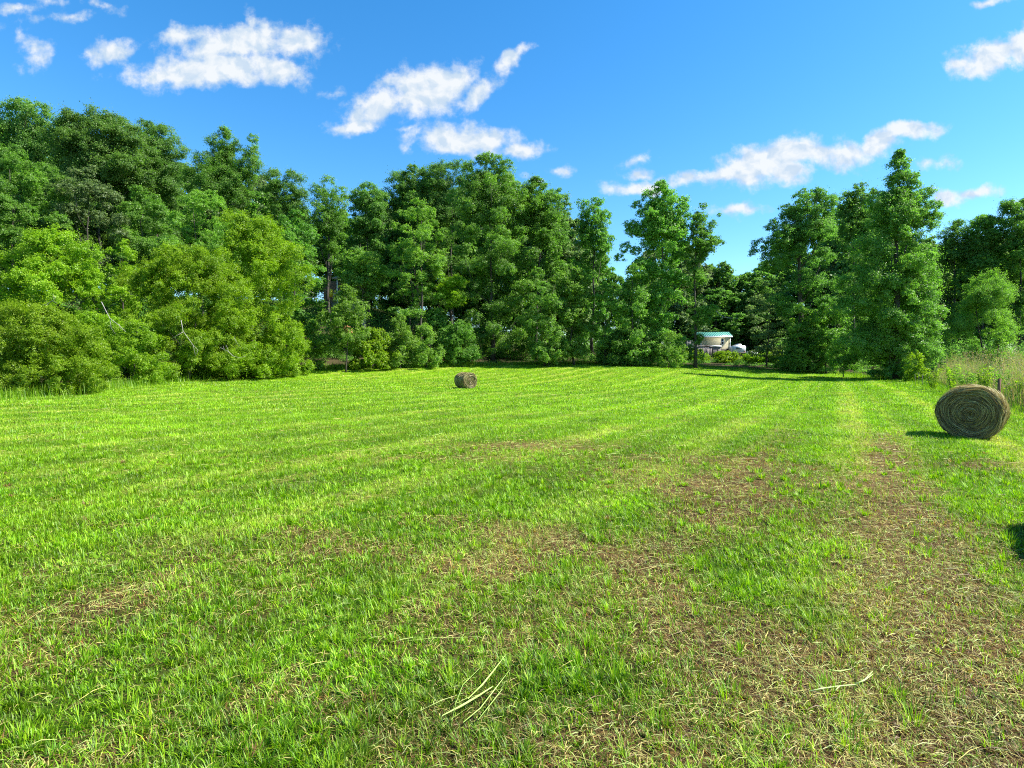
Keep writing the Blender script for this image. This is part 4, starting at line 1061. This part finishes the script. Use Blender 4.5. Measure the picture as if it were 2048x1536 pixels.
def shed(u0, u1, v0, v1, Y, arch, label, wallm, topm):
    p0, p1 = at(u0, v1, Y), at(u1, v0, Y); w_, h_ = p1[0] - p0[0], p1[2] - p0[2] + .5
    root = tag(empty('storage_shed', ((p0[0] + p1[0]) / 2, Y, p0[2] - .5)), label, 'shed')
    mb = MB(); mb.box((0, .8, h_ / 2), (w_, 1.6, h_))
    for k in range(9): mb.box((-w_ / 2 + (k + .5) * w_ / 9, -.012, h_ / 2), (w_ / 9 * .86, .03, h_ - .05))
    child(mb, 'board_wall', wallm, root)
    mb = MB()
    if arch:
        n = 10; prof = [(-w_ / 2 - .08 + (w_ + .16) * i / n, h_ + .02 + .30 * sin(pi * i / n)) for i in range(n + 1)] 
        pts = prof + [(a, b - .09) for a, b in prof[::-1]]
        v = [(a, -.1, b) for a, b in pts] + [(a, 1.7, b) for a, b in pts]; m_ = len(pts)
        mb.add(v, [(i, (i + 1) % m_, m_ + (i + 1) % m_, m_ + i) for i in range(m_)] + [tuple(range(m_ - 1, -1, -1)), tuple(range(m_, 2 * m_))])
    else:
        mb.prism([(-.15, h_), (1.7, h_ + .22), (1.7, h_ + .30), (-.15, h_ + .16)], -w_ / 2 - .1, w_ / 2 + .1)
    child(mb, 'roof', topm, root)
    mb = MB(); mb.box((w_ * .18, -.035, h_ * .42), (.62, .05, h_ * .8)); d_ = child(mb, 'door', simple_mat('shed_door', (.10, .088, .08), (.17, .15, .14), 6), root)
    mb = MB(); mb.box((w_ * .18 + .22, -.075, h_ * .42), (.05, .04, .16)); child(mb, 'handle', TRIM, d_)
    return root
shed(1394, 1424, 694, 707, HY - 3.2, True, 'grey shed with an arched roof in front of the cream house', GREYPLY, GREYPLY)
shed(1426, 1442, 693.5, 707, HY - 3.0, False, 'narrow grey shed with a white edged roof in front of the cream house', GREYPLY, TRIM)
# the camper
CY = 92.0; cp0, cp1 = at(1465, 709, CY), at(1491, 690, CY)
cw, chh = cp1[0] - cp0[0], cp1[2] - cp0[2]
camper = tag(empty('camper_trailer', ((cp0[0] + cp1[0]) / 2, CY, cp0[2] - .1), radians(-12)), 'white camper trailer seen end on beside the cream house', 'camper')
WHITE = simple_mat('white_enamel', (.70, .74, .76), (.78, .80, .80), 2, .4, 0, None, .5)
mb = MB(); n = 8
prof = [(-cw / 2, .35), (-cw / 2, chh - .25)] + [(-cw / 2 + .25 - .25 * cos(a), chh - .25 + .25 * sin(a)) for a in np.linspace(.2, pi / 2, 5)] + [(cw / 2 - .25 + .25 * sin(a), chh - .25 + .25 * cos(a)) for a in np.linspace(0, pi / 2 - .2, 5)] + [(cw / 2, chh - .25), (cw / 2, .35)]
m_ = len(prof); v = [(a, 0, b) for a, b in prof] + [(a, 5.0, b) for a, b in prof]
mb.add(v, [(i, (i + 1) % m_, m_ + (i + 1) % m_, m_ + i) for i in range(m_)] + [tuple(range(m_ - 1, -1, -1)), tuple(range(m_, 2 * m_))])
child(mb, 'body', WHITE, camper)
mb = MB(); mb.box((0, -.02, chh * .72), (cw * .42, .05, chh * .2)); child(mb, 'rear_window', simple_mat('camper_window', (.10, .16, .16), (.16, .22, .22), 3, .25), camper)
mb = MB(); mb.box((0, -.03, .42), (cw * .98, .1, .14)); child(mb, 'bumper', GREYPLY, camper)
mb = MB(); mb.box((.1, 1.2, chh + .12), (.9, 1.1, .24)); mb.box((.1, 1.2, chh + .27), (.6, .8, .1)); child(mb, 'roof_unit', WHITE, camper)
mb = MB(); mb.box((-cw * .3, 1.0, chh + .06), (.5, .5, .14)); child(mb, 'roof_vent', DARKG, camper)
for sx in (-1, 1):
    mb = MB(); mb.tube([(sx * (cw / 2 - .22), 2.4, .33), (sx * (cw / 2 - .02), 2.4, .33)], [.33, .33], 16); child(mb, 'wheel', SKIRT, camper)
for sx in (-1, 1):
    mb = MB(); mb.box((sx * cw * .42, -.03, chh * .35), (.12, .05, .22)); child(mb, 'tail_light', simple_mat('red_lens', (.35, .03, .02), (.4, .04, .03), 3, .3), camper)
tp = at(1504, 705, 90); mb = MB()
mb.box((tp[0] - .4, 90, tp[2] + .05), (1.0, .5, .16), radians(6)); mb.box((tp[0] + .5, 90.2, tp[2] - .1), (.9, .4, .18), radians(-4)); mb.box((tp[0], 90.1, tp[2] - .45), (1.8, .3, .6))
tag(mb.build('board_stack', WHITE), 'low stack of white boards right of the camper trailer', 'boards')

# the porch house on the left hill
PY = 88.0
BROWN = simple_mat('brown_boards', (.17, .10, .065), (.26, .16, .10), 6, .8)
TAN = simple_mat('tan_fascia', (.46, .36, .26), (.54, .43, .32), 4, .7)
pp = at(684, 606, PY); pz = pp[2]
porch = tag(empty('porch_house', (pp[0], PY, pz)), 'brown house with a roofed porch on white posts glimpsed between the left trees', 'house')
s_ = PY / F; zt = at(0, 557, PY)[2] - pz
mb = MB(); mb.box((-.2, 4.2, zt / 2 - 1.2), (7.0, 4.0, zt + 2.2)); child(mb, 'wall', BROWN, porch)
mb = MB(); mb.prism([(-.3, zt - .05), (4.6, zt + 1.1), (4.6, zt + 1.25), (-.3, zt + .12)], -1.5, 3.2); child(mb, 'roof', simple_mat('grey_shingle', (.22, .21, .2), (.34, .33, .31), 20, .9), porch)
mb = MB(); mb.box((.85, -.33, zt - .02), (4.6, .08, .26)); child(mb, 'fascia', TAN, porch)
for dxu in (675, 699):
    mb = MB(); mb.box(((dxu - 684) * s_, 0, zt / 2 - .9), (.17, .17, zt + 1.7)); child(mb, 'porch_post', TRIM, porch)
mb = MB(); mb.box((.3, .05, 1.55 * .6 + .55), (3.4, .07, .09)); mb.box((.3, .05, .45), (3.4, .07, .09))
for k in range(12): mb.box((-1.3 + k * .29, .05, .95), (.05, .05, 1.0))
child(mb, 'railing', TRIM, porch)
mb = MB(); mb.box((.5, 1.1, .1), (4.6, 2.2, .16)); mb.box((.5, 1.1, -1.2), (4.4, 2.0, 2.4)); child(mb, 'porch_floor', GREYPLY, porch)
mb = MB(); mb.box((.9, 2.17, 1.3), (1.0, .06, 1.2)); child(mb, 'window', DARKG, porch)
yb = at(659, 582, PY - 4); mb = MB(); mb.tube([yb - (0, 0, .9), yb - (0, 0, .4), yb + (0, 0, .15), yb + (0, 0, .25)], [.42, .48, .5, .46], 14)
tag(mb.build('yellow_barrel', simple_mat('yellow_paint', (.62, .50, .03), (.72, .60, .05), 3, .5)), 'bright yellow barrel beside the porch house', 'barrel')
cm = at(692, 655, 66); rngm = np.random.default_rng(4); mb = MB(); V = []; nA = 14
for k, (q, hz_) in enumerate(((1.0, -.3), (.95, .05), (.7, .32), (.4, .48), (.1, .55))):
    for a in range(nA): V.append((cm[0] + q * .75 * cos(2 * pi * a / nA) * rngm.uniform(.85, 1.15), 66 + q * .7 * sin(2 * pi * a / nA) * rngm.uniform(.85, 1.15), cm[2] - .3 + hz_ * 1.1))
mb.add(V, [(k * nA + a, k * nA + (a + 1) % nA, (k + 1) * nA + (a + 1) % nA, (k + 1) * nA + a) for k in range(4) for a in range(nA)] + [tuple(4 * nA + a for a in range(nA))])
tag(mb.build('clay_mound', simple_mat('red_clay', (.34, .13, .06), (.46, .20, .10), 8, .95, .5), smooth=True), 'small mound of red clay in the shade left of the bright dome shaped bush', 'mound')
